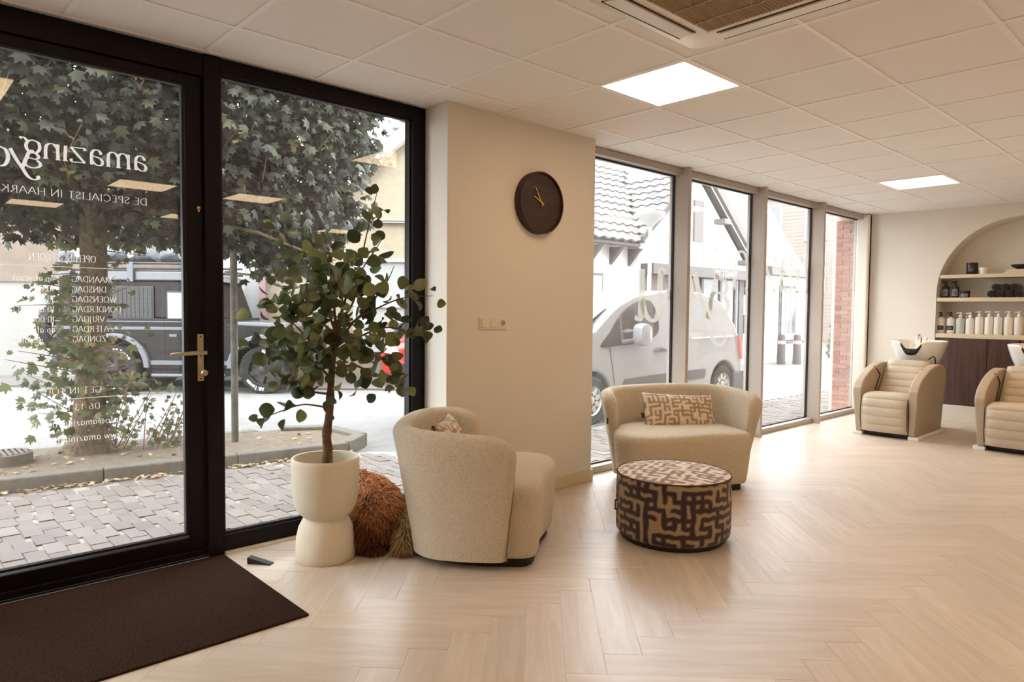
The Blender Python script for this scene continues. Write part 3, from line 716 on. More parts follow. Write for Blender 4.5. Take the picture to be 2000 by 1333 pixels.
# ------------------------------------------------------------------ shampoo chairs
def wash_chair(label, loc, rot):
    t = thing('shampoo_chair', label, 'shampoo chair', loc, rot, 'taupe shampoo chairs')
    arm = catmull([(.0,.50),(.06,.575),(.18,.645),(.36,.71),(.56,.748),(.72,.752),(.82,.735)], 5)
    poly = [(.03,.036),(.0,.46)]+[(p[0],p[1]) for p in arm]+[(.875,.69),(.885,.62),(.885,.036)]
    for s in (-1,1):
        x0 = s*.228; x1 = s*.318
        a = MB(); n = len(poly)
        r0 = [(x0,p[0],p[1]) for p in poly]; r1 = [(x1-(s*.03 if p[1] < .1 else 0),p[0],p[1]) for p in poly]
        a.loft([r0,r1], True, True); a.build('armrest', MAT['leather_dark'], t, smooth=40, bevel=.014, seg=3)
        MB().box(min(x0,x1)-.004,max(x0,x1)+.006,.03,.90,.0,.035).build('side_foot', MAT['white_metal'], t, smooth=0, bevel=.004)
    # padded panels with sewn seams
    def pad(name, path, half, n=5, parent=t, th=.05, m=MAT['leather'], bulge=.012):
        P = np.array(path, float); seg_ = np.r_[0,np.cumsum(np.hypot(*np.diff(P,axis=0).T))]; rows = []
        NS = n*8
        for i in range(NS+1):
            s = seg_[-1]*i/NS; y = np.interp(s,seg_,P[:,0]); z = np.interp(s,seg_,P[:,1])
            e = .004; dy = np.interp(min(s+e,seg_[-1]),seg_,P[:,0])-np.interp(max(s-e,0),seg_,P[:,0]); dz = np.interp(min(s+e,seg_[-1]),seg_,P[:,1])-np.interp(max(s-e,0),seg_,P[:,1])
            l = math.hypot(dy,dz); ny, nz = -dz/l, dy/l
            ph = (i/8) % 1; b_ = bulge*(math.sin(math.pi*ph)**.5 if 0 < ph < 1 else 0)
            if i in (0,NS): b_ = -th*.45
            sec = []
            for k in range(15):
                u = -1+2*k/14; e2 = max(0,1-abs(u)**6)
                sec.append((u*half, y+ny*(b_*(e2**.5)-(1-e2)*th*.4), z+nz*(b_*(e2**.5)-(1-e2)*th*.4)))
            sec.append((half, y-ny*th, z-nz*th)); sec.append((-half, y-ny*th, z-nz*th)); rows.append(sec)
        return MB().loft(rows, True, True).build(name, m, parent, smooth=50)
    pad('leg_rest', catmull([(.005,.045),(-.028,.19),(-.03,.33),(-.005,.425),(.05,.462)],6), .222, 5)
    pad('seat', catmull([(.05,.462),(.2,.455),(.40,.43)],5), .222, 2)
    pad('backrest', [(.40,.43),(.53,.59),(.69,.79)], .208, 5)
    for s in (-1,1):
        q = MB().tube([(s*.224,.0,.09),(s*.226,-.02,.2),(s*.226,-.02,.33),(s*.226,.0,.42)], .004, 6); q.build('seam_piping', MAT['cord'], t)
        q = MB().tube([(s*.222,.36,.44),(s*.222,.42,.52),(s*.222,.50,.62),(s*.225,.42,.68),(s*.24,.36,.715)], .006, 6); q.build('arm_strap', MAT['cord'], t)
    MB().box(-.21,.21,.08,.80,.012,.38).build('chassis', MAT['base_black'], t, smooth=0)
    MB().prism([(.80,.012),(1.28,.012),(1.22,.72),(.98,.74),(.86,.60)], 'x', -.17, .17).build('pedestal', MAT['leather_dark'], t, smooth=0, bevel=.012)
    # ceramic basin: a deep shell with a neck recess at the front
    seg_ = 56; rings_o = []; rings_i = []
    def bring(k, z, dip):
        r = []
        for i in range(seg_):
            a = 2*math.pi*i/seg_; ca, sa = math.cos(a), math.sin(a)
            x = .275*k*math.copysign(abs(ca)**.75, ca); y = .275*k*math.copysign(abs(sa)**.85, sa)
            zz = z
            if dip and sa < 0: zz -= dip*math.exp(-(x/.095)**4)*min(1,-sa*1.6)
            r.append((x, 1.03+y*1.05, zz))
        return r
    prof = [(.42,.70,0),(.60,.71,0),(.74,.765,.0),(.86,.85,.02),(.95,.93,.075),(.995,.975,.10),(1.0,.99,.10),(.985,.998,.10),(.955,.99,.10),(.90,.94,.085),(.80,.86,.02),(.62,.80,0),(.25,.785,0),(.04,.782,0)]
    bs = MB().loft([bring(k,z-.005,d) for k,z,d in prof], True, True).build('basin', MAT['ceramic'], t, smooth=60)
    neck = []
    for k in range(13):
        u = -1+2*k/12; x = u*.105; z = .998-.105*math.exp(-(x/.095)**4)
        neck.append([(x, .748+.012*abs(u)+ .02*math.cos(q)*1.0, z-.022+(.018+.02*(1-u*u))*math.sin(q)) for q in [2*math.pi*i/10 for i in range(10)]])
    MB().loft(neck, True, True).build('neck_cushion', MAT['gel'], bs, smooth=60)
    nk = []
    for k in range(11):
        u = -1+2*k/10; x = u*.088; nk.append([(x,.724,.995-.012*(1-u*u)*0-.0), (x,.716,.985-.02), (x,.722,.905+.09*u*u*u*u), (x,.735,.905+.09*u*u*u*u)])
    fc = MB().tube(catmull([(-.03,1.18,.96),(-.03,1.18,1.03),(-.03,1.13,1.055),(-.03,1.07,1.04),(-.03,1.05,1.0)],5), .011, 10)
    fc.tube([(.03,1.18,.95),(.03,1.18,1.01),(.03,1.12,1.02)], .010, 10); fc.build('faucet', MAT['chrome'], bs)
    MB().tube([(0,1.02,.792),(0,1.02,.798)], .03, 20).build('drain', MAT['chrome'], bs)
    MB().tube(catmull([(.19,.72,.80),(.24,.70,.835),(.25,.74,.80),(.23,.80,.74)],5), .007, 8).build('recline_lever', MAT['cord'], t)
    return t
wash_chair('taupe leather shampoo chair with white basin standing next to the windows', (7.76,2.655,0), -math.pi/2)
wash_chair('taupe leather shampoo chair at the right edge of the picture', (7.76,1.535,0), -math.pi/2)

# ------------------------------------------------------------------ niche: shelves, cabinets, products
def shelf(label, z0, z1):
    hw = AR-.004 if z1 < AZ else math.sqrt(AR**2-(z1-AZ)**2)-.004
    o = MB().box(XB+.002, XB+ND-.002, AC-hw, AC+hw, z0, z1).build('niche_shelf', MAT['shelf'], smooth=0, bevel=.003); tag(o, label, 'shelf', 'niche shelves')
shelf('lowest cream niche shelf carrying the white pump bottles', 1.008, 1.060)
shelf('middle cream niche shelf carrying dark bottles and towels', 1.448, 1.496)
shelf('top cream niche shelf under the arch', 1.730, 1.772)
for k in range(2):
    y1 = AC+AR-.006-k*(AR); y0 = y1-AR+.012
    t = thing('wall_cabinet', ('dark smoked oak cabinet in the niche behind the shampoo chairs' if k == 0 else 'dark smoked oak cabinet at the far end of the niche'), 'cabinet', (0,0,0), 0, 'niche cabinets')
    MB().box(XB+.024, XB+ND-.004, y0, y1, AB+.004, 1.006).build('cabinet_body', MAT['cabinet'], t, smooth=0)
    ym = (y0+y1)/2
    for (a_, b_2) in ((y0+.001, ym-.12),( ym-.114, y1-.001)):
        d = MB().box(XB+.002, XB+.022, a_, b_2, AB+.006, 1.004).build('cabinet_door', MAT['cabinet'], t, smooth=0, bevel=.0015)
def zy(px, X):    # y of a line of sight at depth plane X
    d = _f + _r*((px-1000)/FPX) - _u*((600-666.5)/FPX); return d.y*X/d.x
XS = XB+.12
def pump_bottle(name, label, px, z, body, bm, cm, group, X=XS, lab=None, h=.19, r=.047, flip=1, pump=True):
    t = thing(name, label, 'bottle', (X, zy(px,X), z), 0, group)
    MB().lathe([(0,0),(r*.94,0),(r,.006),(r,h*.86),(r*.93,h*.94),(r*.55,h),(r*.34,h+.006),(r*.34,h+.02),(0,h+.02)] if body == 'round' else
               [(0,0),(r*.94,0),(r,.006),(r,h*.93),(r*.9,h),(r*.35,h+.004),(r*.35,h+.018),(0,h+.018)], 22).build('bottle_body', bm, t)
    if pump:
        p = MB().lathe([(0,0),(r*.42,0),(r*.42,.012),(r*.3,.022),(.007,.024),(.007,.045),(0,.045)], 14, (0,0,h+.016)); p.tube([(0,0,h+.058),(0,-.012*flip,h+.063),(0,.04*flip,h+.060),(0,.045*flip,h+.052)], [.008,.009,.006,.004], 8)
        p.build('pump_head', cm, t)
    if lab:
        mb = MB(); mb.loft([[(-(r+.0008)*math.cos(a), (r+.0008)*math.sin(a), z_) for a in np.linspace(-.95,.95,9)] for z_ in (h*lab[1],h*lab[2])], False, False); mb.build('bottle_label', lab[0], t)
        if len(lab) > 3:
            mb = MB()
            for q, zz in enumerate((.35,.5,.65)):
                zc = h*(lab[1]+(lab[2]-lab[1])*zz); mb.loft([[(-(r+.0016)*math.cos(a), (r+.0016)*math.sin(a), z_) for a in np.linspace(-.55+.1*q,.5-.1*q,6)] for z_ in (zc-.003,zc+.003)], False, False)
            mb.build('label_print', lab[3], t)
    return t
BW, BG, BB = MAT['bottle_white'], MAT['bottle_grey'], MAT['bottle_black']
g1 = 'pump bottles on the lowest niche shelf'
pump_bottle('pump_bottle','leftmost white bottle with black pump and black label',1839,1.060,'round',BW,BB,g1,lab=(MAT['label_black'],.22,.5,MAT['label_grey']),r=.044)
pump_bottle('pump_bottle','second white bottle with black pump and black label',1858,1.060,'round',BW,BB,g1,lab=(MAT['label_black'],.22,.5,MAT['label_grey']),r=.044)
pump_bottle('pump_bottle','frosted grey pump bottle right of the black-labelled bottles',1877,1.060,'round',BG,BW,g1,r=.046)
pump_bottle('pump_bottle','frosted pump bottle half hidden behind the front row',1890,1.060,'round',BG,BW,g1,X=XS+.12,r=.046,h=.18)
pump_bottle('pump_bottle','white rounded pump bottle right of the frosted bottle',1896,1.060,'round',BW,BW,g1,r=.046)
for k, px in enumerate((1914,1933,1951,1971,1991)):
    pump_bottle('pump_bottle', ['first','second','third','fourth','rightmost'][k]+' tall square-shouldered white pump bottle in the row', px, 1.060,'sq',BW,BW,g1,r=.044,h=.205,lab=(MAT['label_grey'],.66,.86) if 0 else None, flip=1 if k < 4 else 1)
g2 = 'dark products on the middle niche shelf'
for k, px in enumerate((1846,1865)):
    pump_bottle('dark_bottle', ['left','right'][k]+' black pump bottle with grey label on the middle shelf', px, 1.496,'sq',BB,BB,g2,lab=(MAT['label_grey'],.15,.8,BB),r=.04,h=.13)
t = thing('cream_jar','low black jar with grey label on the middle shelf','jar',(XS,zy(1884,XS),1.496),0,g2)
MB().lathe([(0,0),(.048,0),(.05,.004),(.05,.055),(0,.055)],24).build('jar_body', BB, t); MB().lathe([(0,.056),(.052,.056),(.052,.078),(.049,.082),(0,.082)],24).build('jar_lid', BB, t)
MB().loft([[(-.0508*math.cos(a), .0508*math.sin(a), z_) for a in np.linspace(-.95,.95,9)] for z_ in (.01,.048)], False, False).build('jar_label', MAT['label_grey'], t)
# rolled towels
def towel(label, y, z, r):
    o = MB(); n = 26; prof = []
    for k in range(n*3):
        a = 2*math.pi*k/n; rr = r*(1-.0022*k); prof.append((rr*math.cos(a), rr*math.sin(a)))
    rings = []
    for x, s in ((0,.82),(.008,.96),(.02,1),(.24,1),(.255,.95),(.262,.8)):
        rings.append([(x, r*s*math.cos(2*math.pi*k/n)*(1+.03*math.sin(5*k)), r*s*math.sin(2*math.pi*k/n)*(1+.03*math.cos(3*k))) for k in range(n)])
    o.loft(rings, True, True); ob = o.build('rolled_towel', MAT['towel'], smooth=60); ob.location = (XB+.03, y, z+r); ob.rotation_euler = (random.uniform(0,6),0,0); ob.rotation_euler = (0,0,0)
    sp = MB().tube([(-.004, r*(.15+.028*k)*math.cos(k*.7), r*(.15+.028*k)*math.sin(k*.7)) for k in range(26)], .0045, 5); sp.build('towel_edge', MAT['towel'], ob)
    tag(ob, label, 'towel', 'rolled dark towels on the middle niche shelf')
names = ['front', 'second', 'third', 'fourth']
y0_ = zy(1935, XB+.05)
for k in range(4): towel('dark rolled towel, %s from the jar in the bottom row' % ['first','second','third','fourth'][k], y0_-.088*k*1.0, 1.496, .043)
for k in range(3): towel('dark rolled towel, %s from the jar in the upper row' % ['first','second','third'][k], y0_-.044-.088*k, 1.496+.076, .043)
g3 = None
t = thing('candle_canister','black cylindrical canister with printed label on the top shelf','canister',(XS,zy(1896,XS),1.772))
MB().lathe([(0,0),(.058,0),(.06,.003),(.06,.12),(.058,.124),(0,.124)],26).build('canister_body', BB, t); MB().lathe([(0,.125),(.061,.125),(.061,.137),(.058,.14),(0,.14)],26).build('canister_lid', BB, t)
mb = MB()
for z_, w_ in ((.075,.3),(.06,.5),(.05,.5),(.04,.5)): mb.loft([[(-.0608*math.cos(a), .0608*math.sin(a), q) for a in np.linspace(-w_+.1,w_+.1,6)] for q in (z_,z_+.004)], False, False)
mb.build('label_print', MAT['label_grey'], t)
t = thing('white_pot','small white ribbed cream pot on the top shelf','pot',(XS-.02,zy(1918.5,XS-.02),1.772))
MB().lathe([(0,0),(.036,0),(.043,.05),(.043,.053),(0,.053)],24).build('pot_body', BW, t); MB().lathe([(0,.054),(.049,.054),(.049,.076),(.046,.08),(0,.08)],24).build('pot_lid', BW, t)
yb = zy(1960, XS-.05)
for k, (dy, ln, h0, h1, cm, lb) in enumerate(((0,.27,0,.022,MAT['book_pink'],'lower hardcover book lying under the black bowl'),(-.02,.24,.022,.046,MAT['paper'],'upper white hardcover book lying under the black bowl'))):
    t = thing('book', lb, 'book', (XS-.02, yb+dy-ln/2, 1.772+h0+.0005), 0, 'books on the top shelf')
    MB().box(-.085,.085,-ln/2,ln/2,0,.003).box(-.085,.085,-ln/2,ln/2,h1-h0-.0035,h1-h0-.001).box(.082,.085,-ln/2,ln/2,.003,h1-h0-.0035).build('book_cover', cm, t, smooth=0)
    MB().box(-.08,.081,-ln/2+.004,ln/2-.004,.0032,h1-h0-.0037).build('book_pages', MAT['paper'], t, smooth=0)
o = MB(); o.lathe([(0,0),(.05,0),(.055,.004),(.10,.03),(.115,.05),(.112,.052),(.095,.032),(.05,.008),(0,.006)],32); o = o.build('black_bowl', BB); o.location = (XS-.02, yb-.16, 1.772+.0465); tag(o, 'shallow black bowl on top of the two books', 'bowl')
# ------------------------------------------------------------------ street
RD = -.10
o = MB().box(-60, 90, 3.9, 120, RD-.3, RD).build('road', brick_mat('road_clinker', (124,122,120), (114,111,109), (102,99,97), 5.0, bw=1.0, rh=.5), smooth=0); o['kind'] = 'structure'
sw = MB().prism([(-8,3.95),(14,3.95),(14,5.0),(3.9,5.35),(3.5,5.75),(-8,7.3)], 'z', RD-.05, G-.008).build('sidewalk', mat('joint_sand', (168,160,148), 1, vary=(40,.3)), smooth=0); sw['kind'] = 'structure'
PAV = island_mat('clinker_paver', [(106,97,92),(122,112,106),(114,105,100),(130,120,113)], .9, obj=True, bump=(40,.3,.004))
PAVS = island_mat('clinker_paver_far', [(106,97,92),(122,112,106),(114,105,100),(130,120,113)], .9)
pm = MB().prism([(-.048,-.098),(.048,-.098),(.048,.098),(-.048,.098)],'z',-.03,0).mesh('paver'); pm.materials.append(PAV)
pv = []
for i in range(-70, 130):
    for j in range(0, 17):
        x = i*.102+.03*math.sin(j); y = 4.07+j*.2015+(.1 if i % 2 else 0)
        lim = 5.98-.135*(x-1.9) if x < 3.5 else 5.2
        if y > lim-.12: continue
        pr = project((x,y,G)); s = 1/pr[2] if pr and -60 < pr[0] < 830 and pr[1] < 1200 else 0
        pv.append((s, x, y))
pv.sort(reverse=True); far = MB()
for k, (s, x, y) in enumerate(pv):
    z = G+random.uniform(-.004,.003)
    if k < 300 and s > 0:
        o = put('paver', pm, sw, bevel=0); o.location = (x,y,z); o.rotation_euler = (random.uniform(-.012,.012),random.uniform(-.012,.012),random.uniform(-.02,.02))
    else: far.box(x-.048,x+.048,y-.098,y+.098,z-.03,z)
far.build('pavers_beyond', PAVS, sw, smooth=0, kind='stuff')
# planting bed with raised kerb
KA = math.atan2(-.135,1)
def kerb_pt(x, off): return (x, 6.0-.135*(x-1.9)+off)
bed = MB().prism([kerb_pt(-6,.1), kerb_pt(3.35,.1), (3.62,6.3), (3.62,6.75), kerb_pt(3.3,1.25), kerb_pt(-6,1.42)], 'z', RD, .0).build('planting_bed', mat('dry_soil', (122,108,91), 1, bump=(30,1,.03), vary=(14,.5,(84,70,56))), smooth=0); bed['kind'] = 'structure'
KM = mat('kerb_concrete', (112,105,94), .95, bump=(60,.4,.006), vary=(20,.25))
kb = struct('kerb')
def kerb_stone(x0, off, ln, ang=KA, h=.035, x=None, y=None):
    c = Vector((x, y, 0)) if x is not None else Vector((*kerb_pt(x0, off), 0))
    o = MB().box(0, ln-.008, -.07, .07, RD-.05, h).build('kerb_stone', KM, kb, smooth=0, bevel=.012); o.location = c; o.rotation_euler = (0,0,ang)
for k in range(9): kerb_stone(-5.6+.99*k, .07, 1.0)
kerb_stone(0,0,.42,math.radians(38),x=3.29,y=5.91); kerb_stone(0,0,.62,math.radians(93),x=3.64,y=6.16); kerb_stone(0,0,.5,math.radians(150),x=3.62,y=6.80)
for k in range(9): kerb_stone(-5.9+.99*k, 1.36 if k > 6 else 1.42, 1.0, h=.0)
# litter of fallen leaves along the kerb, grass
LEAF5 = []
for k, (r, a) in enumerate(((1,0),(.58,22),(.92,42),(.46,66),(.74,88),(.34,120),(.25,180))):
    LEAF5.append((r*math.cos(math.radians(a)), r*math.sin(math.radians(a))))
LEAF5 = LEAF5[:-1]+[(-.28,0)]+[(x,-y) for x, y in LEAF5[1:-1]][::-1]
NL = len(LEAF5)
def leaves_mesh(centers, dirs, normals, sizes, curl=.22):
    """many maple-shaped leaves in one mesh; every leaf is a fan of triangles folded along its rib"""
    c = np.asarray(centers); d = np.asarray(dirs); n = np.asarray(normals); s = np.asarray(sizes)[:,None]
    d = d/np.linalg.norm(d,axis=1,keepdims=True); n = n-d*(n*d).sum(1,keepdims=True); n /= np.linalg.norm(n,axis=1,keepdims=True)+1e-9; t = np.cross(n,d)
    sh = np.array(LEAF5); N = len(c); V = np.zeros((N, NL+1, 3))
    V[:,0] = c
    for k in range(NL):
        u, v = sh[k]; V[:,k+1] = c + (d*u+t*v)*s*.62 - n*s*curl*(abs(v)*.7+max(0,u)**2*.5)
    base = (np.arange(N)*(NL+1))[:,None]
    tri = np.stack([np.stack([np.zeros(NL,int), np.arange(1,NL+1), np.r_[np.arange(2,NL+1),1]],1)]*1)[0]
    F = (base[:,:,None]+tri[None]).reshape(-1,3)
    me = bpy.data.meshes.new('leaves'); me.vertices.add(N*(NL+1)); me.vertices.foreach_set('co', V.reshape(-1))
    me.loops.add(len(F)*3); me.loops.foreach_set('vertex_index', F.reshape(-1)); me.polygons.add(len(F)); me.polygons.foreach_set('loop_start', np.arange(len(F))*3); 
    me.update(calc_edges=True); me.validate()
    return me
cs, ds, ns, ss = [], [], [], []
for k in range(420):
    x = random.uniform(-.5,3.3); off = -abs(random.gauss(0,.05))-.03 if random.random() < .7 else random.uniform(.15,1.2)
    px, py = kerb_pt(x, off); cs.append((px,py,(G+.012 if off < 0 else .012)+random.uniform(0,.01))); a = random.uniform(0,6.3); ds.append((math.cos(a),math.sin(a),random.uniform(-.2,.2))); ns.append((random.gauss(0,.3),random.gauss(0,.3),1)); ss.append(random.uniform(.03,.08))
me = leaves_mesh(cs,ds,ns,ss); me.materials.append(island_mat('fallen_leaf', [(150,112,74),(190,156,116),(120,100,70),(206,180,150)], .8))
o = put('leaf_litter', me); tag(o, 'dry fallen leaves scattered along the stone kerb', 'leaves', kind='stuff')
t = thing('drain_cover', 'round concrete drain with iron grate in the planting bed', 'drain', (.80,6.98,.0))
MB().lathe([(0,-.05),(.19,-.05),(.19,.085),(.17,.09),(.17,.075),(0,.075)], 28).build('drain_ring', KM, t)
g_ = MB()
for k in range(8): x = -.14+.04*k; h = math.sqrt(.0285-x*x*.98) if x*x < .028 else .05; g_.box(x-.012,x+.012,-h,h,.076,.092)
g_.build('iron_grate', mat('cast_iron', (96,84,76), .7), t, smooth=0)

# ------------------------------------------------------------------ tree
BARK = mat('maple_bark', (112,96,74), .95, bump=(26,1,.05), vary=(9,.55,(70,60,48)))
TX, TY = 1.42, 7.10
tree = thing('maple_tree', 'leafy maple street tree in the planting bed outside the door', 'tree', (TX,TY,-.02))
rs = np.random.default_rng(3)
pts = [(0,0,-.05),(0,0,.03),(.005,0,.12),(.015,0,.35),(.03,.0,.9),(.06,.01,1.5),(.07,.0,2.1),(.10,.02,2.8),(.12,.05,3.6),(.15,.1,4.6)]
rad = [.24,.215,.165,.125,.110,.105,.100,.095,.07,.04]
P = catmull([p+(r,) for p, r in zip(pts, rad)], 8)
mb = MB(); rings = []
for q in P:
    rings.append([(q[0]+q[3]*(1+.10*math.sin(5*a+q[2]*2)+.05*math.sin(11*a))*math.cos(a), q[1]+q[3]*(1+.10*math.sin(5*a+q[2]*2))*math.sin(a), q[2]) for a in np.linspace(0,2*math.pi,24,endpoint=False)])
mb.loft(rings, True, True).build('trunk', BARK, tree, smooth=60)
LC, LD, LN_, LS = [], [], [], []; YC_, YD_, YN_, YS_ = [], [], [], []
# boughs with leaf sprays
for k in range(46):
    z0 = rs.uniform(2.0,4.4); a = rs.uniform(0,2*math.pi); ln = rs.uniform(1.3,3.0)*(1 if z0 < 3.6 else .75)
    if rs.random() < .5: a = rs.normal(-.1,.5) if rs.random() < .6 else rs.normal(3.2,.5)
    el = rs.uniform(-.10,.55); p0 = np.array((.08,0,z0)); dr = np.array((math.cos(a)*math.cos(el), math.sin(a)*math.cos(el)*.62, math.sin(el)))
    pp = [p0+dr*ln*s+np.array((0,0,-.22*s*s*ln*.5))+rs.normal(0,.03,3)*s for s in np.linspace(0,1,7)]
    MB().tube([tuple(p) for p in pp], [.035*(1-s*.85) for s in np.linspace(0,1,7)], 7).build('bough', BARK, tree, smooth=60)
    for q in range(170):
        s = rs.uniform(.12,1.05)**.8; c = p0+dr*ln*s+np.array((0,0,-.11*s*s*ln))
        c = c+rs.normal(0,1,3)*np.array((.34,.30,.26))
        if c[2] < 2.0: c[2] = 2.0+abs(rs.normal(0,.2))
        LC.append(c); out = c-np.array((.1,0,3.2)); out = out/np.linalg.norm(out)
        LD.append(out*.7+np.array((0,0,-.9))+rs.normal(0,.45,3)); LN_.append(out*.7+np.array((0,-.35,.6))+rs.normal(0,.45,3)); LS.append(rs.uniform(.07,.15))
for q in range(13000):       # the far half of the crown
    u = rs.uniform(-3.0,3.1); v = rs.uniform(1.9,5.6); lim = 1.5*math.sqrt(max(0,1-((u+.05)/3.35)**2))*math.sqrt(max(0.05,1-((v-3.6)/2.3)**2))
    if lim < .15: continue
    LC.append(np.array((u, lim-abs(rs.normal(0,.6)), v))); LD.append(np.array((rs.normal(0,.6),.3,-.75))+rs.normal(0,.3,3)); LN_.append(np.array((0,-.5,.6))+rs.normal(0,.5,3)); LS.append(rs.uniform(.09,.16))
# dense outer mantle of the crown facing the street and the shop
for q in range(30000):
    u = rs.uniform(-3.0,3.15); v = rs.uniform(1.6,5.6); lim = 1.35*math.sqrt(max(0,1-((u+.05)/3.35)**2))*math.sqrt(max(0.05,1-((v-3.6)/2.3)**2))
    low = 2.12+.14*math.sin(u*2.3+1)+.10*math.sin(u*6.1)-.42*min(1,max(0,u-.5))+.55*max(0,u-2.0)
    if v < low or lim < .15: continue
    y = -lim+abs(rs.normal(0,.45)); c = np.array((u,y,v)); LC.append(c)
    LD.append(np.array((rs.normal(0,.6),-.5,-.75))+rs.normal(0,.3,3)); LN_.append(np.array((0,-.75,.6))+rs.normal(0,.4,3)); LS.append(rs.uniform(.07,.15))
LFM = island_mat('maple_leaf', [(30,31,24),(43,46,35),(58,61,46),(78,81,60),(106,109,82)], .55, pos=[0,.3,.6,.85,1], backlight=.3)
LYM = island_mat('maple_leaf_young', [(66,75,46),(90,99,64),(118,121,80),(150,118,82)], .55, pos=[0,.5,.88,1], backlight=.35)
kp = [i for i, c in enumerate(LC) if c[0] < 2.25+.34*(c[2]-1.97)+.12*math.sin(c[2]*9)+.25*(c[1]+.5)+rs.normal(0,.1)]
LC, LD, LN_, LS = [[L_[i] for i in kp] for L_ in (LC, LD, LN_, LS)]
me = leaves_mesh(LC,LD,LN_,LS); me.materials.append(LFM); put('crown_leaves', me, tree, kind='stuff')
# young shoots: on the crown face and along the trunk
def shoot(p0, d, ln, n, s0, s1):
    d = np.array(d)/np.linalg.norm(d)
    MB().tube([tuple(np.array(p0)+d*ln*s) for s in (0,.5,1)], [.006,.004,.002], 5).build('shoot', MAT['twig'], tree)
    for k in range(n):
        s = (k+.5)/n; a = rs.uniform(0,6.28); side = np.cross(d,(math.cos(a),math.sin(a),.3)); side /= np.linalg.norm(side)
        c = np.array(p0)+d*ln*s+side*s0*.5; YC_.append(c); YD_.append(side+d*.5+np.array((0,0,-.2))); YN_.append(np.array((0,-.6,.6))+rs.normal(0,.4,3)); YS_.append(s0+(s1-s0)*s)
for k in range(60):
    u = rs.uniform(-2.6,2.3); v = rs.uniform(2.15,4.6); lim = 1.35*math.sqrt(max(0,1-((u+.1)/3.1)**2))*math.sqrt(max(.05,1-((v-3.5)/2.1)**2))
    shoot((u,-lim+.05,v), (rs.normal(0,.3),-.55,.65+rs.normal(0,.2)), rs.uniform(.2,.38), 9, .10, .05)
for k in range(54):
    z = rs.uniform(.05,1.9); a = rs.uniform(0,6.28); el = rs.uniform(-.1,.7)
    shoot((.1*math.cos(a),.1*math.sin(a),z), (math.cos(a),math.sin(a)*.8,el), rs.uniform(.15,.5)*(1.25 if z < 1.0 else .95), 9, .11, .06)
for k in range(15):
    a = rs.normal(-.35,.7); shoot((rs.uniform(.1,.7),rs.uniform(-.3,.15),.02), (math.cos(a)*.5,math.sin(a)*.4,.9), rs.uniform(.25,.75), 11, .09, .05)
me = leaves_mesh(YC_,YD_,YN_,YS_); me.materials.append(LYM); put('young_leaves', me, tree, kind='stuff')
cs,ds,ns,ss = [],[],[],[]
for k in range(230):
    z = rs.choice([.35,.55,1.0,1.35,.75])+rs.normal(0,.16); a = rs.uniform(0,6.28); r = abs(rs.normal(.2,.12))+.1; cs.append((r*math.cos(a),r*math.sin(a)*.9,max(.04,z))); ds.append((math.cos(a),math.sin(a),-.5+rs.normal(0,.4))); ns.append((rs.normal(0,.4),-.6,.7)); ss.append(rs.uniform(.07,.13))
me = leaves_mesh(cs,ds,ns,ss); me.materials.append(LYM); put('trunk_leaves', me, tree, kind='stuff')
o = MB().tube([(2.58,6.72,-.05),(2.58,6.72,3.4)], .033, 14).build('sign_post', mat('galvanised', (110,104,92), .55, .6, vary=(8,.5)))
tag(o, 'grey galvanised post rising from the planting bed into the tree', 'post')

# ------------------------------------------------------------------ buildings across the street (left view)
vf = thing('street_house', 'white rendered house with cream brick gable behind the parked cars', 'building', (0,0,0), -YAW)
DW = 13.4
def LX(px, D=DW): return (px-1000)/FPX*D
def LZ(px, py, D=DW): return CAMZ+(604.8+.0093*(px-1000)-py)/FPX*D
CB = brick_mat('cream_brick', (150,139,118), (141,129,108), (134,125,110), 4.5, rot=(math.pi/2,0,0))
WHR = mat('white_render', (134,131,126), .9, vary=(2,.05)); BEI = mat('beige_render', (112,98,86), .9, vary=(3,.15))
MB().box(LX(-700), LX(520), DW, DW+.3, RD, LZ(200,552)).build('rendered_wall', WHR, vf, smooth=0)
MB().box(LX(-700), LX(520), DW-.04, DW+.3, LZ(200,552), LZ(200,250)).build('upper_wall', BEI, vf, smooth=0)
MB().prism([(LX(520),RD),(LX(962),RD),(LX(962),LZ(960,142)),(LX(960),LZ(960,140)),(LX(700),LZ(700,360)),(LX(520),LZ(520,500))],'y',DW+.05,DW+.35).build('gable_wall', CB, vf, smooth=0)
def bar(px0,py0,px1,py1,wd,D0,D1,D=DW):
    a = np.array((LX(px0,D),LZ(px0,py0,D))); b = np.array((LX(px1,D),LZ(px1,py1,D))); d = (b-a)/np.linalg.norm(b-a); n = np.array((-d[1],d[0]))*wd
    return MB().prism([tuple(a),tuple(b),tuple(b+n),tuple(a+n)],'y',D0,D1)
bar(520,507,962,140,.22,DW-.2,DW+.35).build('bargeboard', mat('white_paint', (214,212,207), .5), vf, smooth=0)
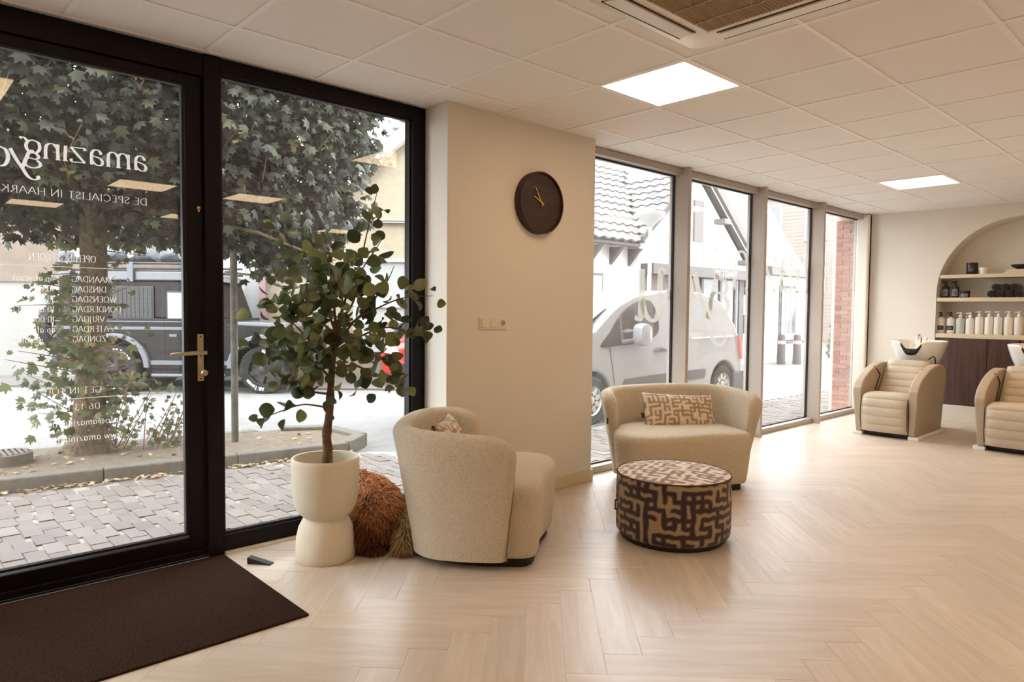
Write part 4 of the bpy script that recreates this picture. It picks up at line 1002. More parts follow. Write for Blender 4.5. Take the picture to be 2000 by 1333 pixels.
# slate roof rising behind the bargeboard, in tile courses
SL = island_mat('slate', [(100,98,96),(116,113,110),(90,88,86)], .7)
mb = MB(); sl_ = (LZ(960,140)-LZ(700,360))/(LX(960)-LX(700))
for r in range(46):
    for c in range(17):
        x = LX(560)+c*.27+(.135 if r%2 else 0); z = LZ(700,360)-1.6+r*.16; k = z-(LZ(700,360)+sl_*(x-LX(700)))
        if not .12 < k < .95 or x > LX(985): continue
        y = DW+.42+k*.55
        mb.add([(x,y,z),(x+.255,y,z),(x+.255,y+.10,z+.19),(x,y+.10,z+.19),(x,y+.02,z-.03),(x+.255,y+.02,z-.03)],[(0,1,2,3),(4,5,1,0)])
mb.build('slate_roof', SL, vf, smooth=0, kind='stuff')
WF = mat('white_frame', (160,159,156), .5); PN = mat('house_pane', (150,152,150), .15)
def house_window(px0,py0,px1,py1,parent,D=DW,fr=.07,name='house_window',pane=PN,bars=0):
    x0,x1,z0,z1 = LX(px0,D),LX(px1,D),LZ(px0,py1,D),LZ(px0,py0,D); m_ = MB()
    for a_ in ((x0,x0+fr,z0,z1),(x1-fr,x1,z0,z1),(x0+fr,x1-fr,z0,z0+fr),(x0+fr,x1-fr,z1-fr,z1)): m_.box(a_[0],a_[1],D-.05,D+.1,a_[2],a_[3])
    for k in range(bars): z = z0+(z1-z0)*(k+1)/(bars+1); m_.box(x0+fr,x1-fr,D-.045,D+.1,z-.03,z+.03)
    f_ = m_.build(name, WF, parent, smooth=0); MB().box(x0+fr,x1-fr,D,D+.06,z0+fr,z1-fr).build('pane', pane, f_, smooth=0); return f_
house_window(690,505,800,690,vf,bars=1); house_window(815,505,925,690,vf,bars=1); house_window(650,430,850,436,vf,fr=.02,name='dark_course',pane=mat('dark_course',(120,112,104),.9))
for px in (438,463): MB().box(LX(px),LX(px+18),DW-.06,DW,RD,LZ(px,500)).build('door_post', WF, vf, smooth=0)
MB().box(LX(470),LX(508),DW-.05,DW,RD,LZ(480,505)).build('garage_door', mat('garage_white',(150,149,146),.5), vf, smooth=0)
MB().box(LX(509),LX(521),DW-.08,DW,RD,LZ(480,505)).build('corner_strip', mat('mauve_strip',(150,118,122),.7), vf, smooth=0)
fk = MB().box(LX(-700),LX(900),DW-1.6,DW-.02,RD,RD+.035).build('far_sidewalk', brick_mat('far_clinker',(112,106,101),(102,96,91),(92,86,81),5.0,bw=1.0,rh=.5), vf, smooth=0)

# ------------------------------------------------------------------ black off-road car
DV = 11.25
car = thing('off_road_car', 'black boxy off-road car with roof rack and rear spare wheel', 'car', (0,0,0), -YAW)
BLK = mat('car_black', (20,15,15), .38, spec=.22); BLK2 = mat('car_plastic', (46,42,42), .55); RUB = mat('tyre_rubber', (24,23,22), .85, bump=(40,.5,.01)); CARSIL = mat('car_silver', (92,94,98), .4, .3); RIM = mat('rim_dark', (46,41,38), .4, .5); CGL = mat('car_glass', (34,33,33), .12, spec=.3); CPAL = mat('car_pale_glass', (140,141,137), .12)
def CX(px): return (px-1000)/FPX*DV
def CZ(px, py): return CAMZ+(604.8+.0093*(px-1000)-py)/FPX*DV
xr, xf = CX(225), CX(515); rw = .385; zw = RD+rw
def wheel(parent, x, y, z, r, wd, axis='y', rimr=.62, flip=-1, name='wheel', spokes=6, rim=RIM, letters=None):
    wobj = bpy.data.objects.new(name, None)
    n = 36; prof = [(r*rimr,-wd/2),(r*.93,-wd/2),(r*.985,-wd*.42),(r,-wd*.3),(r,wd*.3),(r*.985,wd*.42),(r*.93,wd/2),(r*rimr,wd/2)]
    rings = [[(rr*math.cos(2*math.pi*k/n), o_, rr*math.sin(2*math.pi*k/n)) for k in range(n)] for rr,o_ in prof]
    mb_ = MB().loft(rings, True, False)
    for k in range(44):         # tread lugs
        a = 2*math.pi*k/44
        for s in (-1,1):
            c0,c1 = math.cos(a),math.sin(a); t0,t1 = -c1,c0; y0_ = s*wd*.12; y1_ = s*wd*.44; h = r*.045; tw = r*.045
            q = []
            for rr in (r*.985, r+h*.4):
                for yy,off in ((y0_,-tw*.5),(y1_,-tw),(y1_,tw*.6),(y0_,tw*.6)): q.append((c0*rr+t0*off, yy, c1*rr+t1*off))
            mb_.hexa(q)
    ty = mb_.build('tyre', RUB, parent, smooth=35); ty.location = (x,y,z)
    rb = MB(); rb.loft([[(rr*math.cos(2*math.pi*k/n), o_, rr*math.sin(2*math.pi*k/n)) for k in range(n)] for rr,o_ in ((r*rimr,wd*.5*flip),(r*rimr*.95,wd*.45*flip),(r*rimr*.9,wd*.2*flip),(r*.05,wd*.16*flip))], True, False)
    for k in range(spokes):
        a = 2*math.pi*k/spokes+.3; d = Vector((math.cos(a),0,math.sin(a))); tn = Vector((-d.z,0,d.x)); q = []
        for yy in (wd*.16*flip, wd*.40*flip):
            for rr, ww in ((r*.12,.055),(r*.12,-.055),(r*rimr*.93,-.038),(r*rimr*.93,.038)): q.append(d*rr+tn*ww*r/.4+Vector((0,yy,0)))
        rb.hexa(q)
    rm = rb.build('rim', rim, ty, smooth=35)
    hub = MB().loft([[(rr*math.cos(2*math.pi*k/20), o_, rr*math.sin(2*math.pi*k/20)) for k in range(20)] for rr,o_ in ((r*.2,wd*.2*flip),(r*.2,wd*.42*flip),(r*.15,wd*.46*flip))], True, True).build('hub', rim, ty)
    return ty
def arch(cx, r, n=14, a0_=180, a1_=0): return [(cx+r*math.cos(math.radians(a0_+(a1_-a0_)*k/n)), zw+.02+r*math.sin(math.radians(a0_+(a1_-a0_)*k/n))) for k in range(n+1)]
xb, xe = CX(109), CX(585); zs = CZ(300,722); zwst = CZ(300,622); zrf = CZ(250,548)
low = [(xb,zs+.12),(xb,zwst),(CX(436),zwst),(CX(440),CZ(440,634)),(CX(560),CZ(560,640)),(xe,CZ(585,650)),(xe,zs+.18)]
prof = low + [(xf+.52,zs+.1)] + arch(xf,.50)[::-1][0:] 
prof = low + arch(xf,.50,14,0,180) + [(xf-.5,zs),(xr+.5,zs)] + arch(xr,.50,14,0,180)
Y0C, Y1C = DV-.02, DV+1.62
bd = MB().prism(prof,'y',Y0C,Y1C).build('body', BLK, car, smooth=0, bevel=.015)
cab = [(xb+.01,zwst),(CX(424),zwst),(CX(398),zrf),(xb+.03,zrf)]
MB().prism(cab,'y',Y0C+.06,Y1C-.06).build('cabin', BLK, car, smooth=0, bevel=.02)
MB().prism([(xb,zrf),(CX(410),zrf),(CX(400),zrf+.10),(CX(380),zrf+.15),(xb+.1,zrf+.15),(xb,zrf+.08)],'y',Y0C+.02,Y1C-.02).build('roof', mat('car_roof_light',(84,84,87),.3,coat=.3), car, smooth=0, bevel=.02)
for (p0,p1,z0_,z1_,m_,nm) in ((222,296,622,562,CGL,'rear_side_window'),(128,196,622,562,CGL,'rear_side_window'),(327,388,623,572,CPAL,'door_window')):
    wn_ = MB().box(CX(p0)-.03,CX(p1)+.03,Y0C+.035,Y0C+.05,CZ(p0,z0_)-.03,CZ(p0,z1_)+.03).build(nm, BLK2, car, smooth=0, bevel=.02); MB().box(CX(p0),CX(p1),Y0C+.028,Y0C+.034,CZ(p0,z0_),CZ(p0,z1_)).build('window_pane', m_, wn_, smooth=0)
    if nm == 'rear_side_window':
        gr_ = MB()
        for k in range(1,9): x = CX(p0)+(CX(p1)-CX(p0))*k/9; gr_.box(x-.004,x+.004,Y0C+.020,Y0C+.026,CZ(p0,z0_),CZ(p0,z1_))
        for k in range(1,7): z = CZ(p0,z0_)+(CZ(p0,z1_)-CZ(p0,z0_))*k/7; gr_.box(CX(p0),CX(p1),Y0C+.021,Y0C+.025,z-.004,z+.004)
        gr_.build('window_mesh', BLK2, wn_, smooth=0)
MB().tube([(CX(352)+.0,Y0C+.10,CZ(350,618)),(CX(364),Y0C+.10,CZ(350,598))], .014, 8).build('steering_wheel', BLK2, car)
for py, h in ((628,.018),(641,.05)): MB().box(xb,CX(436),Y0C-.014,Y0C,CZ(250,py)-h/2,CZ(250,py)+h/2).build('side_strip', CARSIL, car, smooth=0, bevel=.004)
for cx_ in (xr,xf):
    a_o = [(cx_+.58*math.cos(math.radians(q)), zw+.02+.56*math.sin(math.radians(q))) for q in np.linspace(0,180,15)]; a_i = [(cx_+.49*math.cos(math.radians(q)), zw+.02+.49*math.sin(math.radians(q))) for q in np.linspace(180,0,15)]
    MB().prism(a_o+a_i,'y',Y0C-.07,Y0C+.03).build('wheel_arch', mat('arch_grey',(92,92,98),.35,coat=.3), car, smooth=30, bevel=.012)
    for yy in (Y0C+.08,Y1C-.16): wheel(car,cx_,yy,zw,rw,.24)
MB().box(xr+.6,xf-.55,Y0C-.05,Y0C+.02,CZ(300,712),CZ(300,704)).build('chequer_plate', CARSIL, car, smooth=0)
MB().tube([(xr+.62,Y0C-.05,CZ(300,733)),(xf-.6,Y0C-.05,CZ(300,733))], .03, 10).build('side_step', CARSIL, car)
MB().box(CX(120),CX(560),Y0C+.25,Y1C-.25,zs-.12,zs+.02).build('chassis', BLK2, car, smooth=0)
MB().box(xe-.02,xe+.12,Y0C+.03,Y1C-.03,zs+.05,zs+.24).build('front_bumper', BLK2, car, smooth=0, bevel=.02)
MB().box(xb-.10,xb+.02,Y0C+.03,Y1C-.03,zs+.02,zs+.2).build('rear_bumper', BLK2, car, smooth=0, bevel=.02)
MB().box(CX(332),CX(347),Y0C-.02,Y0C,CZ(330,658),CZ(330,653)).build('door_handle', CARSIL, car, smooth=0, bevel=.004)
MB().tube([(CX(320),Y0C-.004,CZ(320,722)),(CX(320),Y0C-.004,CZ(320,560))], .006, 6).build('door_gap', BLK2, car)
MB().box(xb-.03,xb+.005,Y0C+.02,Y0C+.10,CZ(109,645),CZ(109,636)).build('tail_light', mat('tail_red',(200,60,44),.3), car, smooth=0)
MB().box(xb-.03,xb+.005,Y0C+.02,Y0C+.10,CZ(109,668),CZ(109,658)).build('turn_light', mat('turn_amber',(226,140,50),.3), car, smooth=0)
sp = wheel(car,0,0,0,.40,.24,name='spare_wheel'); sp.rotation_euler = (0,0,math.radians(72)); sp.location = (xb-.22, Y0C+.55, CZ(75,638))
MB().tube(catmull([(xb-.02,Y0C+.3,CZ(109,545)),(xb-.16,Y0C+.28,CZ(100,546)),(xb-.28,Y0C+.3,CZ(90,556)),(xb-.29,Y0C+.3,CZ(80,590))],5), .02, 8).build('spare_bracket', BLK2, car)
ld = MB()
for yy in (Y0C+.02,Y0C+.3): ld.tube([(xb-.05,yy,CZ(109,650)),(xb-.05,yy,CZ(109,530))], .014, 8)
for k in range(5): z = CZ(109,640)+k*.2; ld.tube([(xb-.05,Y0C+.02,z),(xb-.05,Y0C+.3,z)], .01, 6)
ld.build('ladder', mat('ladder_pale',(140,135,128),.5), car)
rk = MB(); zr = zrf+.28
for yy in (Y0C+.05,Y1C-.05):
    rk.tube([(xb,yy,zr),(CX(400),yy,zr)], .02, 8); rk.tube([(xb,yy,zr-.12),(CX(400),yy,zr-.12)], .02, 8)
for k in range(9): x = xb+.1+k*.33; rk.box(x-.02,x+.02,Y0C+.05,Y1C-.05,zr-.14,zr-.11)
rk.build('roof_rack', BLK2, car)
for px in (138,258,380): MB().box(CX(px)-.05,CX(px)+.05,Y0C-.03,Y0C-.01,zrf-.02,zrf+.3).build('rack_foot', CARSIL, car, smooth=0, bevel=.005)
MB().prism([(CX(440),CZ(440,640)),(CX(562),CZ(560,644)),(CX(556),CZ(560,632)),(CX(445),CZ(440,628))],'y',Y0C+.1,Y1C-.1).build('bonnet', mat('bonnet_painted_sheen',(84,86,90),.25,coat=.5), car, smooth=0, bevel=.02)  # sky reflection painted in as a lighter bonnet colour
MB().box(CX(570)-.02,CX(590),Y0C+.08,Y0C+.26,CZ(580,668),CZ(580,652)).build('headlight', mat('lamp_glass',(214,210,200),.15), car, smooth=0, bevel=.01)
BAG = mat('bag_grey',(92,94,98),.7,bump=(12,.6,.05)); STR = mat('strap_pale',(206,200,176),.7)
for k, (p0, p1, lb) in enumerate(((98,176,'dark grey duffel bag at the rear end of the car roof rack'),(180,292,'dark grey duffel bag in the middle of the car roof rack'),(296,384,'dark grey duffel bag at the front of the car roof rack'))):
    tb = thing('duffel_bag', lb, 'bag', (0,0,0), -YAW, 'bags on the roof rack'); x0_, x1_ = CX(p0), CX(p1); rr = []
    for s in np.linspace(0,1,14):
        e = max(.02,(1-abs(2*s-1)**5)**.5); rr.append([(x0_+(x1_-x0_)*s, Y0C+.38+.26*e*math.cos(a), zr+.02+.13*e*(1.0+math.sin(a))*1.08+.012*math.sin(9*s+3*a)) for a in np.linspace(0,2*math.pi,20,endpoint=False)])
    MB().loft(rr, True, True).build('bag_body', BAG, tb, smooth=60)
    for s in (.62,):
        x = x0_+(x1_-x0_)*s; MB().loft([[(x+q, Y0C+.38+.268*math.cos(a), zr+.02+.134*(1.0+math.sin(a))*1.08) for a in np.linspace(0,2*math.pi,20,endpoint=False)] for q in (-.05,.05)], True, False).build('bag_strap', STR, tb)

# ------------------------------------------------------------------ red car facing the shop
DR = 12.2
rc = thing('red_car', 'red hatchback parked facing the shop beyond the potted plant', 'car', (0,0,0), -YAW)
RED = mat('car_red', (206,44,34), .25, coat=.7)
x0_ = (733-1000)/FPX*DR; cxr = x0_+.86
def sec(y, hw, z0_, z1_, r): 
    out_ = []
    for k in range(20):
        a = 2*math.pi*k/20; out_.append((cxr+hw*math.copysign(abs(math.cos(a))**.45,math.cos(a)), y, (z0_+z1_)/2+(z1_-z0_)/2*math.copysign(abs(math.sin(a))**.5,math.sin(a))))
    return out_
MB().loft([sec(DR,.60,.12,.58,0),sec(DR+.06,.74,.08,.68,0),sec(DR+.3,.83,.06,.78,0),sec(DR+1.1,.86,.06,.90,0),sec(DR+3.4,.86,.06,.94,0),sec(DR+3.8,.78,.1,.88,0)],True,True).build('body', RED, rc, smooth=50)
MB().loft([sec(DR+.95,.72,.80,.86,0),sec(DR+1.35,.68,.80,1.16,0),sec(DR+1.75,.60,.80,1.36,0),sec(DR+2.9,.60,.80,1.38,0),sec(DR+3.7,.58,.80,.98,0)],True,True).build('windows', CGL, rc, smooth=50)
MB().loft([sec(DR+1.72,.60,1.33,1.38,0),sec(DR+2.2,.61,1.34,1.42,0),sec(DR+3.0,.60,1.33,1.40,0)],True,True).build('roof', RED, rc, smooth=50)
for s in (-1,1):
    MB().prism([(cxr+s*.42,.50),(cxr+s*.72,.52),(cxr+s*.74,.66),(cxr+s*.5,.62)],'y',DR-.01,DR+.1).build('headlight', mat('lamp_glass_red',(232,214,206),.12), rc, smooth=0, bevel=.01)
    for yy in (DR+.75,DR+3.2): wheel(rc,cxr+s*.74,yy,RD+.3,.30,.2).rotation_euler = (0,0,math.pi/2)
    MB().box(cxr+s*.84-.05,cxr+s*.84+.12*s if s > 0 else cxr+s*.84+.05,DR+1.2,DR+1.3,.92,1.04).build('door_mirror', RED, rc, smooth=0, bevel=.02)
MB().box(cxr-.46,cxr+.46,DR-.03,DR+.06,.16,.34).build('grille', BLK2, rc, smooth=0, bevel=.02)
MB().box(cxr-.26,cxr+.26,DR-.045,DR-.02,.36,.47).build('number_plate', mat('plate_yellow',(226,186,70),.5), rc, smooth=0)
# ------------------------------------------------------------------ white van outside the tall windows
YV = 5.5
van = thing('white_van', 'white compact panel van parked outside the tall windows', 'van', (0,YV,0))
def vz(px, py): p = at_y(px, py, YV); return (p.x, p.z)
def vq(zx, zy_): return vz(1130+zx/3.7027, 540+zy_/3.7027)
VWH = mat('van_white', (158,158,157), .25, coat=.6); VGR = mat('van_bumper', (104,99,96), .6); VGL = mat('van_glass', (80,72,68), .1); VTY = mat('van_tyre', (64,61,58), .8)
fh, rh_ = vq(112,930), vq(1057,815); rwv = .295; zwv = RD+rwv
fx, rx = fh[0], rh_[0]
top = [vq(*p) for p in ((-620,560),(-560,520),(-330,470),(60,405),(135,395),(250,280),(340,205),(480,135),(700,102),(830,100),(960,118),(1050,150),(1090,190))]
rear = [vq(*p) for p in ((1115,250),(1150,340),(1172,430),(1186,560),(1190,690))]
zb = RD+.24
def arc_v(cx, r, n=12): return [(cx+r*math.cos(math.pi*k/n), zwv+r*math.sin(math.pi*k/n)) for k in range(n+1)]
prof = [(top[0][0],zb)]+top+rear+[(rear[-1][0],zb)]+arc_v(rx,.36)+arc_v(fx,.36)
Wv = 1.68
# cross sections: the sides lean in towards the roof
def lean(z): return .02 + .16*max(0,(z-.85)/.75)**1.6
n = len(prof)
mb = MB(); r0 = [(x,lean(z),z) for x,z in prof]; r1 = [(x,Wv-lean(z),z) for x,z in prof]
mb.loft([r0,r1],True,True); mb.build('body', VWH, van, smooth=30, bevel=.03, seg=3)
def side_panel(name, pts, m, off=.006, parent=van, th=.012):
    P_ = [vq(*p) for p in pts]; return MB().loft([[(x,lean(z)-off,z) for x,z in P_],[(x,lean(z)+th,z) for x,z in P_]],True,True).build(name, m, parent, smooth=0)
win = catmull([(172,512),(240,410),(330,290),(420,215),(500,180),(570,178),(596,240),(602,330),(590,400),(540,450),(440,482),(300,502)],5,True)
sw_ = side_panel('door_window', win, VGL)
side_panel('window_divider', [(318,500),(334,500),(336,285),(320,300)], VGR, .012, sw_)
side_panel('side_moulding', [(320,790),(345,745),(560,712),(920,668),(930,690),(915,740),(640,775)], VGR)
side_panel('crease_highlight', [(835,452),(1130,436),(1130,428),(835,443)], mat('van_crease_glint',(252,252,250),.2), .008)  # near-white strip paints the highlight along the crease
side_panel('door_handle', [(560,552),(565,540),(600,515),(640,535),(640,545)], VGR, .03)
side_panel('rear_bumper', [(1120,700),(1192,680),(1200,760),(1185,830),(1120,850)], VGR, .03)
side_panel('tail_light', [(1164,430),(1176,440),(1190,600),(1178,600)], mat('van_tail',(226,120,108),.3), .02)
side_panel('door_seam', [(236,520),(240,520),(272,790),(268,790)], VGR, .003)
mm = vq(408,420); mr = MB(); 
mr.loft([[(mm[0]+.13*k*math.copysign(abs(math.cos(a))**.6,math.cos(a)), -.06-o_, mm[1]+.15*k*math.copysign(abs(math.sin(a))**.6,math.sin(a))) for a in np.linspace(0,2*math.pi,20,endpoint=False)] for k,o_ in ((.3,-.02),(.9,.0),(1,.06),(.85,.13),(.3,.15))],True,True)
mr.build('door_mirror', VWH, van, smooth=50)
mq = vq(318,480); MB().tube([(mq[0],.02,mq[1]),(mm[0]-.05,-.07,mm[1]-.07)], .03, 8).build('mirror_arm', VGR, van)
for x in (fx,rx):
    for yy in (.12,Wv-.12): 
        wv = wheel(van,x,yy,zwv,rwv,.19,rim=mat('van_hubcap',(200,198,194),.3,.4),spokes=9)
        wv.data.materials.clear(); wv.data.materials.append(VTY)
# windscreen
ws0, ws1 = vq(70,404), vq(330,214)
MB().add([(ws0[0]-.02,.14,ws0[1]+.01),(ws1[0]-.03,.22,ws1[1]+.01),(ws1[0]-.03,Wv-.22,ws1[1]+.01),(ws0[0]-.02,Wv-.14,ws0[1]+.01)],[(0,1,2,3)]).build('windscreen', VGL, van, smooth=0)

# ------------------------------------------------------------------ white tiled-roof house with the shop front
YH = 9.5
hs = thing('tiled_house', 'white gabled house with grey tiled roof and dark shop front', 'building', (0,0,0))
HW = mat('house_white', (214,212,207), .9); HB = mat('house_beam', (104,96,92), .8); HD = mat('shop_dark', (80,72,68), .6); HBR = mat('shop_brown', (108,86,78), .7); HG = mat('shop_glass', (84,81,78), .15)
RT = island_mat('roof_tile', [(98,94,90),(110,105,100),(88,84,82)], .8, obj=True)
MB().prism([(12.62,RD),(17.62,RD),(17.62,2.30),(14.80,4.66),(12.62,2.86)],'y',YH,YH+.3).build('gable_wall', HW, hs, smooth=0)
MB().box(10.7,12.7,YH+.25,YH+.5,RD,2.85).build('main_wall', HW, hs, smooth=0)
MB().box(10.7,12.55,YH-.12,YH+.02,2.70,2.80).build('gutter', HB, hs, smooth=0, bevel=.03)
for x in (11.25,11.95,12.6): MB().prism([(YH+.25,2.3),(YH+.25,2.68),(YH-.1,2.68)],'x',x-.05,x+.05).build('eave_bracket', HB, hs, smooth=0)
# roof planes and tiles
RB = mat('roof_under', (78,74,72), .9)
MB().add([(10.7,YH-.15,2.80),(12.6,YH-.15,2.80),(15.4,YH+2.9,5.42),(10.7,YH+2.9,5.42)],[(0,1,2,3)]).build('main_roof', RB, hs, smooth=0)
MB().add([(12.5,YH-.18,2.80),(14.80,YH-.18,4.70),(14.80,YH+4,4.70),(12.5,YH+4,2.80)],[(0,1,2,3)]).add([(14.80,YH-.18,4.70),(17.8,YH-.18,2.24),(17.8,YH+4,2.24),(14.80,YH+4,4.70)],[(0,1,2,3)]).build('wing_roof', RB, hs, smooth=0)
def tile_mesh(wd, ln):
    g_ = []
    for j in range(2):
        g_.append([(-wd/2+wd*k/6, ln*j, .028*math.sin(math.pi*2*k/6)*.8+.03*(1-j)) for k in range(7)])
    mb_ = MB().grid(g_); mb_.grid([[(p[0],p[1],p[2]) for p in g_[0]],[(p[0],p[1],p[2]-.045) for p in g_[0]]]); me = mb_.mesh('roof_tile'); me.materials.append(RT); return me
TM = tile_mesh(.30,.36)
def tiles(origin, ux, up, nx, ny, keep):
    ux = Vector(ux).normalized(); up = Vector(up).normalized(); nz = ux.cross(up)
    for j in range(ny):
        for i in range(nx):
            p = Vector(origin)+ux*(.30*i+.15)+up*.31*j
            if not keep(p): continue
            o = put('roof_tile', TM, hs); M_ = Matrix((ux,up,nz)).transposed().to_4x4(); o.matrix_local = Matrix.Translation(p+nz*.02) @ M_
sl_m = (5.42-2.80)/3.05
tiles((10.2,YH-.17,2.79),(1,0,0),(0,1,sl_m),17,12, lambda p: p.x < 12.62+(p.y-YH+.15)*1.02 and p.x > 10.6)
sl_w = 1.90/2.30
tiles((12.5,YH+2.6,2.80),(0,-1,0),(1,0,sl_w),10,10, lambda p: p.x > 12.45+(p.y-YH+.05)*.98-.15 and p.y > YH-.1)
# verge, bargeboard
MB().prism([(14.80,4.72),(17.85,2.22),(17.85,2.46),(14.80,4.96)],'y',YH-.3,YH-.2).build('bargeboard', HB, hs, smooth=0)
MB().prism([(14.80,4.72),(12.45,2.78),(12.45,2.92),(14.80,4.86)],'y',YH-.24,YH-.18).build('verge', RB, hs, smooth=0)
for x, z in ((16.0,3.62),(17.2,2.65)): MB().box(x-.3,x,YH-.3,YH,z-.12,z).build('purlin_end', HB, hs, smooth=0)
# skylight
u_ = Vector((0,1,sl_m)).normalized(); c_ = Vector((11.55,YH+.95,2.80+1.1*sl_m+.07))
sk = MB().add([c_+Vector((-.42,0,0)),c_+Vector((.42,0,0)),c_+Vector((.42,0,0))+u_*.85,c_+Vector((-.42,0,0))+u_*.85],[(0,1,2,3)]).build('skylight', mat('skylight_glass',(236,236,234),.1), hs, smooth=0)
# dark shop front under a canopy
MB().box(12.70,17.75,YH-.35,YH,2.12,2.36).build('canopy', HD, hs, smooth=0)
MB().box(12.72,15.0,YH-.06,YH,.5,2.12).build('shop_window', HBR, hs, smooth=0)
MB().box(15.2,16.6,YH-.06,YH,RD,2.12).build('shop_window', HG, hs, smooth=0)
for x in (12.70,13.9,15.05,15.9,16.65): MB().box(x,x+.10,YH-.09,YH,RD,2.12).build('shop_post', HD, hs, smooth=0)
MB().box(12.72,15.0,YH-.08,YH-.02,1.55,1.66).build('shop_rail', HD, hs, smooth=0)
MB().box(16.95,17.18,YH-.05,YH+.02,.2,2.12).build('side_door', HD, hs, smooth=0); MB().box(17.25,17.6,YH-.05,YH,1.75,2.12).build('side_window', HD, hs, smooth=0)
MB().box(17.2,17.62,YH-.06,YH,.72,1.22).build('notice_board', HD, hs, smooth=0); MB().box(17.26,17.56,YH-.07,YH-.055,.78,1.16).build('notice', mat('notice_paper',(232,222,190),.7), hs, smooth=0)
MB().box(11.05,11.62,YH+.18,YH+.27,1.62,2.10).build('cottage_window', HB, hs, smooth=0); MB().box(11.1,11.56,YH+.16,YH+.19,1.67,2.04).build('cottage_pane', mat('lace_pane',(206,198,184),.3), hs, smooth=0)
MB().box(14.75,15.15,YH-.05,YH,3.0,4.0).build('gable_shutter', HB, hs, smooth=0)
# annex to the right with its white verge
an = thing('white_annex', 'low white annex with barred window beside the gabled house', 'building', (0,0,0))
MB().box(17.62,20.9,YH-.25,YH+.1,RD,2.35).build('annex_wall', HW, an, smooth=0)
MB().prism([(17.7,2.35),(20.95,2.35),(17.4,5.0),(15.6,5.4),(15.6,4.4)],'y',YH+.35,YH+.5).build('annex_gable', mat('annex_grey',(156,156,154),.8), an, smooth=0)
MB().prism([(15.6,5.62),(16.9,5.55),(21.15,2.45),(20.95,2.30),(16.8,5.32),(15.6,5.40)],'y',YH+.05,YH+.36).build('annex_verge', mat('annex_white',(246,246,244),.5), an, smooth=0)
MB().box(17.62,20.9,YH-.6,YH-.2,2.30,2.52).build('annex_eave', HB, an, smooth=0)
aw = MB().box(18.75,19.75,YH-.28,YH-.24,.50,2.05).build('annex_window', HD, an, smooth=0)
MB().box(18.83,19.67,YH-.30,YH-.28,.58,1.97).build('annex_pane', HG, aw, smooth=0)
for x in (19.1,19.4): MB().box(x-.02,x+.02,YH-.31,YH-.30,.58,1.97).build('window_bar', HW, aw, smooth=0)
MB().box(18.7,19.85,YH-.5,YH-.25,.42,.5).build('window_sill', HD, an, smooth=0)
for k in range(9):
    x = 18.75+k*.12; MB().lathe([(0,0),(.05,.02),(.07,.1),(.04,.18),(0,.2)],8,(x,YH-.38,.5)).build('window_flower', mat('flowers_pale',(216,212,202),.9) if k == 0 else bpy.data.materials['flowers_pale'], an)
bm_ = mat('bollard_grey', (84,73,71), .7); br = mat('bollard_band', (196,150,144), .6)
for k, px in enumerate((1525,1556)):
    d = (_f + _r*((px-1000)/FPX) - _u*((712-666.5)/FPX)); p = Vector((0,0,CAMZ))+d*((RD-CAMZ)/d.z)
    t = thing('bollard', ['left','right'][k]+' of the two dark street bollards beyond the windows', 'bollard', (p.x,p.y,RD), 0, 'street bollards')
    MB().lathe([(0,0),(.115,0),(.10,.75),(.085,.80),(0,.81)],14).build('bollard_post', bm_, t); MB().lathe([(.106,.55),(.112,.55),(.108,.64),(.1,.64)],14,cap=False).build('bollard_band', br, t)
# street lamp
LPx, LPy = 11.3, 8.24
t = thing('street_lamp', 'white street lamp post with a shallow conical head', 'street lamp', (LPx,LPy,RD))
MB().tube([(0,0,0),(0,0,1.0),(0,0,1.02),(0,0,3.1)], [.07,.07,.04,.035], 12).build('lamp_post', mat('lamp_white',(190,189,186),.5), t)
MB().lathe([(0,0),(.06,0),(.1,.06),(.27,.2),(.30,.26),(.28,.28),(0,.30)],24,(0,0,3.05)).build('lamp_head', mat('lamp_cone',(176,176,172),.4), t)
# taller buildings farther off
def tower(name, label, x0, x1, y0, y1, h, m, wins, roofm=None, roof_h=0):
    t = thing(name, label, 'building', (0,0,0)); MB().box(x0,x1,y0,y1,RD,h).build('wall', m, t, smooth=0)
    if roofm: MB().box(x0-.15,x1+.15,y0-.15,y1+.15,h,h+.35).build('cornice', WF, t, smooth=0); MB().box(x0,x1,y0,y1,h+.35,h+.35+roof_h).build('metal_roof', roofm, t, smooth=0)
    for (face, a, z, wd, hh) in wins:
        f_ = MB(); 
        if face == 'y': f_.box(a,a+wd,y0-.06,y0+.02,z,z+hh); f_ = f_.build('window', WF, t, smooth=0); MB().box(a+.1,a+wd-.1,y0-.08,y0-.05,z+.1,z+hh-.1).build('pane', PN, f_, smooth=0)
        else: f_.box(x0-.06,x0+.02,a,a+wd,z,z+hh); f_ = f_.build('window', WF, t, smooth=0); MB().box(x0-.08,x0-.05,a+.1,a+wd-.1,z+.1,z+hh-.1).build('pane', PN, f_, smooth=0)
    return t
TB = brick_mat('tower_brick', (160,138,126), (150,126,114), (164,152,142), 3.0, rot=(math.pi/2,0,0)); MR = mat('tower_metal', (140,144,148), .5)
tower('apartment_block','pale brick apartment block with grey metal top storey', 33, 48, 13.2, 24, 7.2, TB, [('x',14+2.2*k,z,1.1,1.9) for k in range(4) for z in (2.2,4.7)]+[('y',34+3*k,z,1.2,1.9) for k in range(4) for z in (2.2,4.7)], MR, 3.2)
tower('grey_clad_block','grey clad building with white windows rising behind the gable', 24, 31, 16.5, 24, 9.5, MR, [('y',24.6+2.6*k,z,1.4,2.2) for k in range(2) for z in (4.2,6.8)]+[('x',17.5,6.6,1.4,2.0)])
tower('balcony_block','pale house with balcony at the end of the street', 27, 36, 7.2, 10.3, 6.2, HW, [('x',7.6,3.2,1.0,1.6),('x',9.0,3.2,1.0,1.6),('x',7.6,.6,1.0,1.8)])
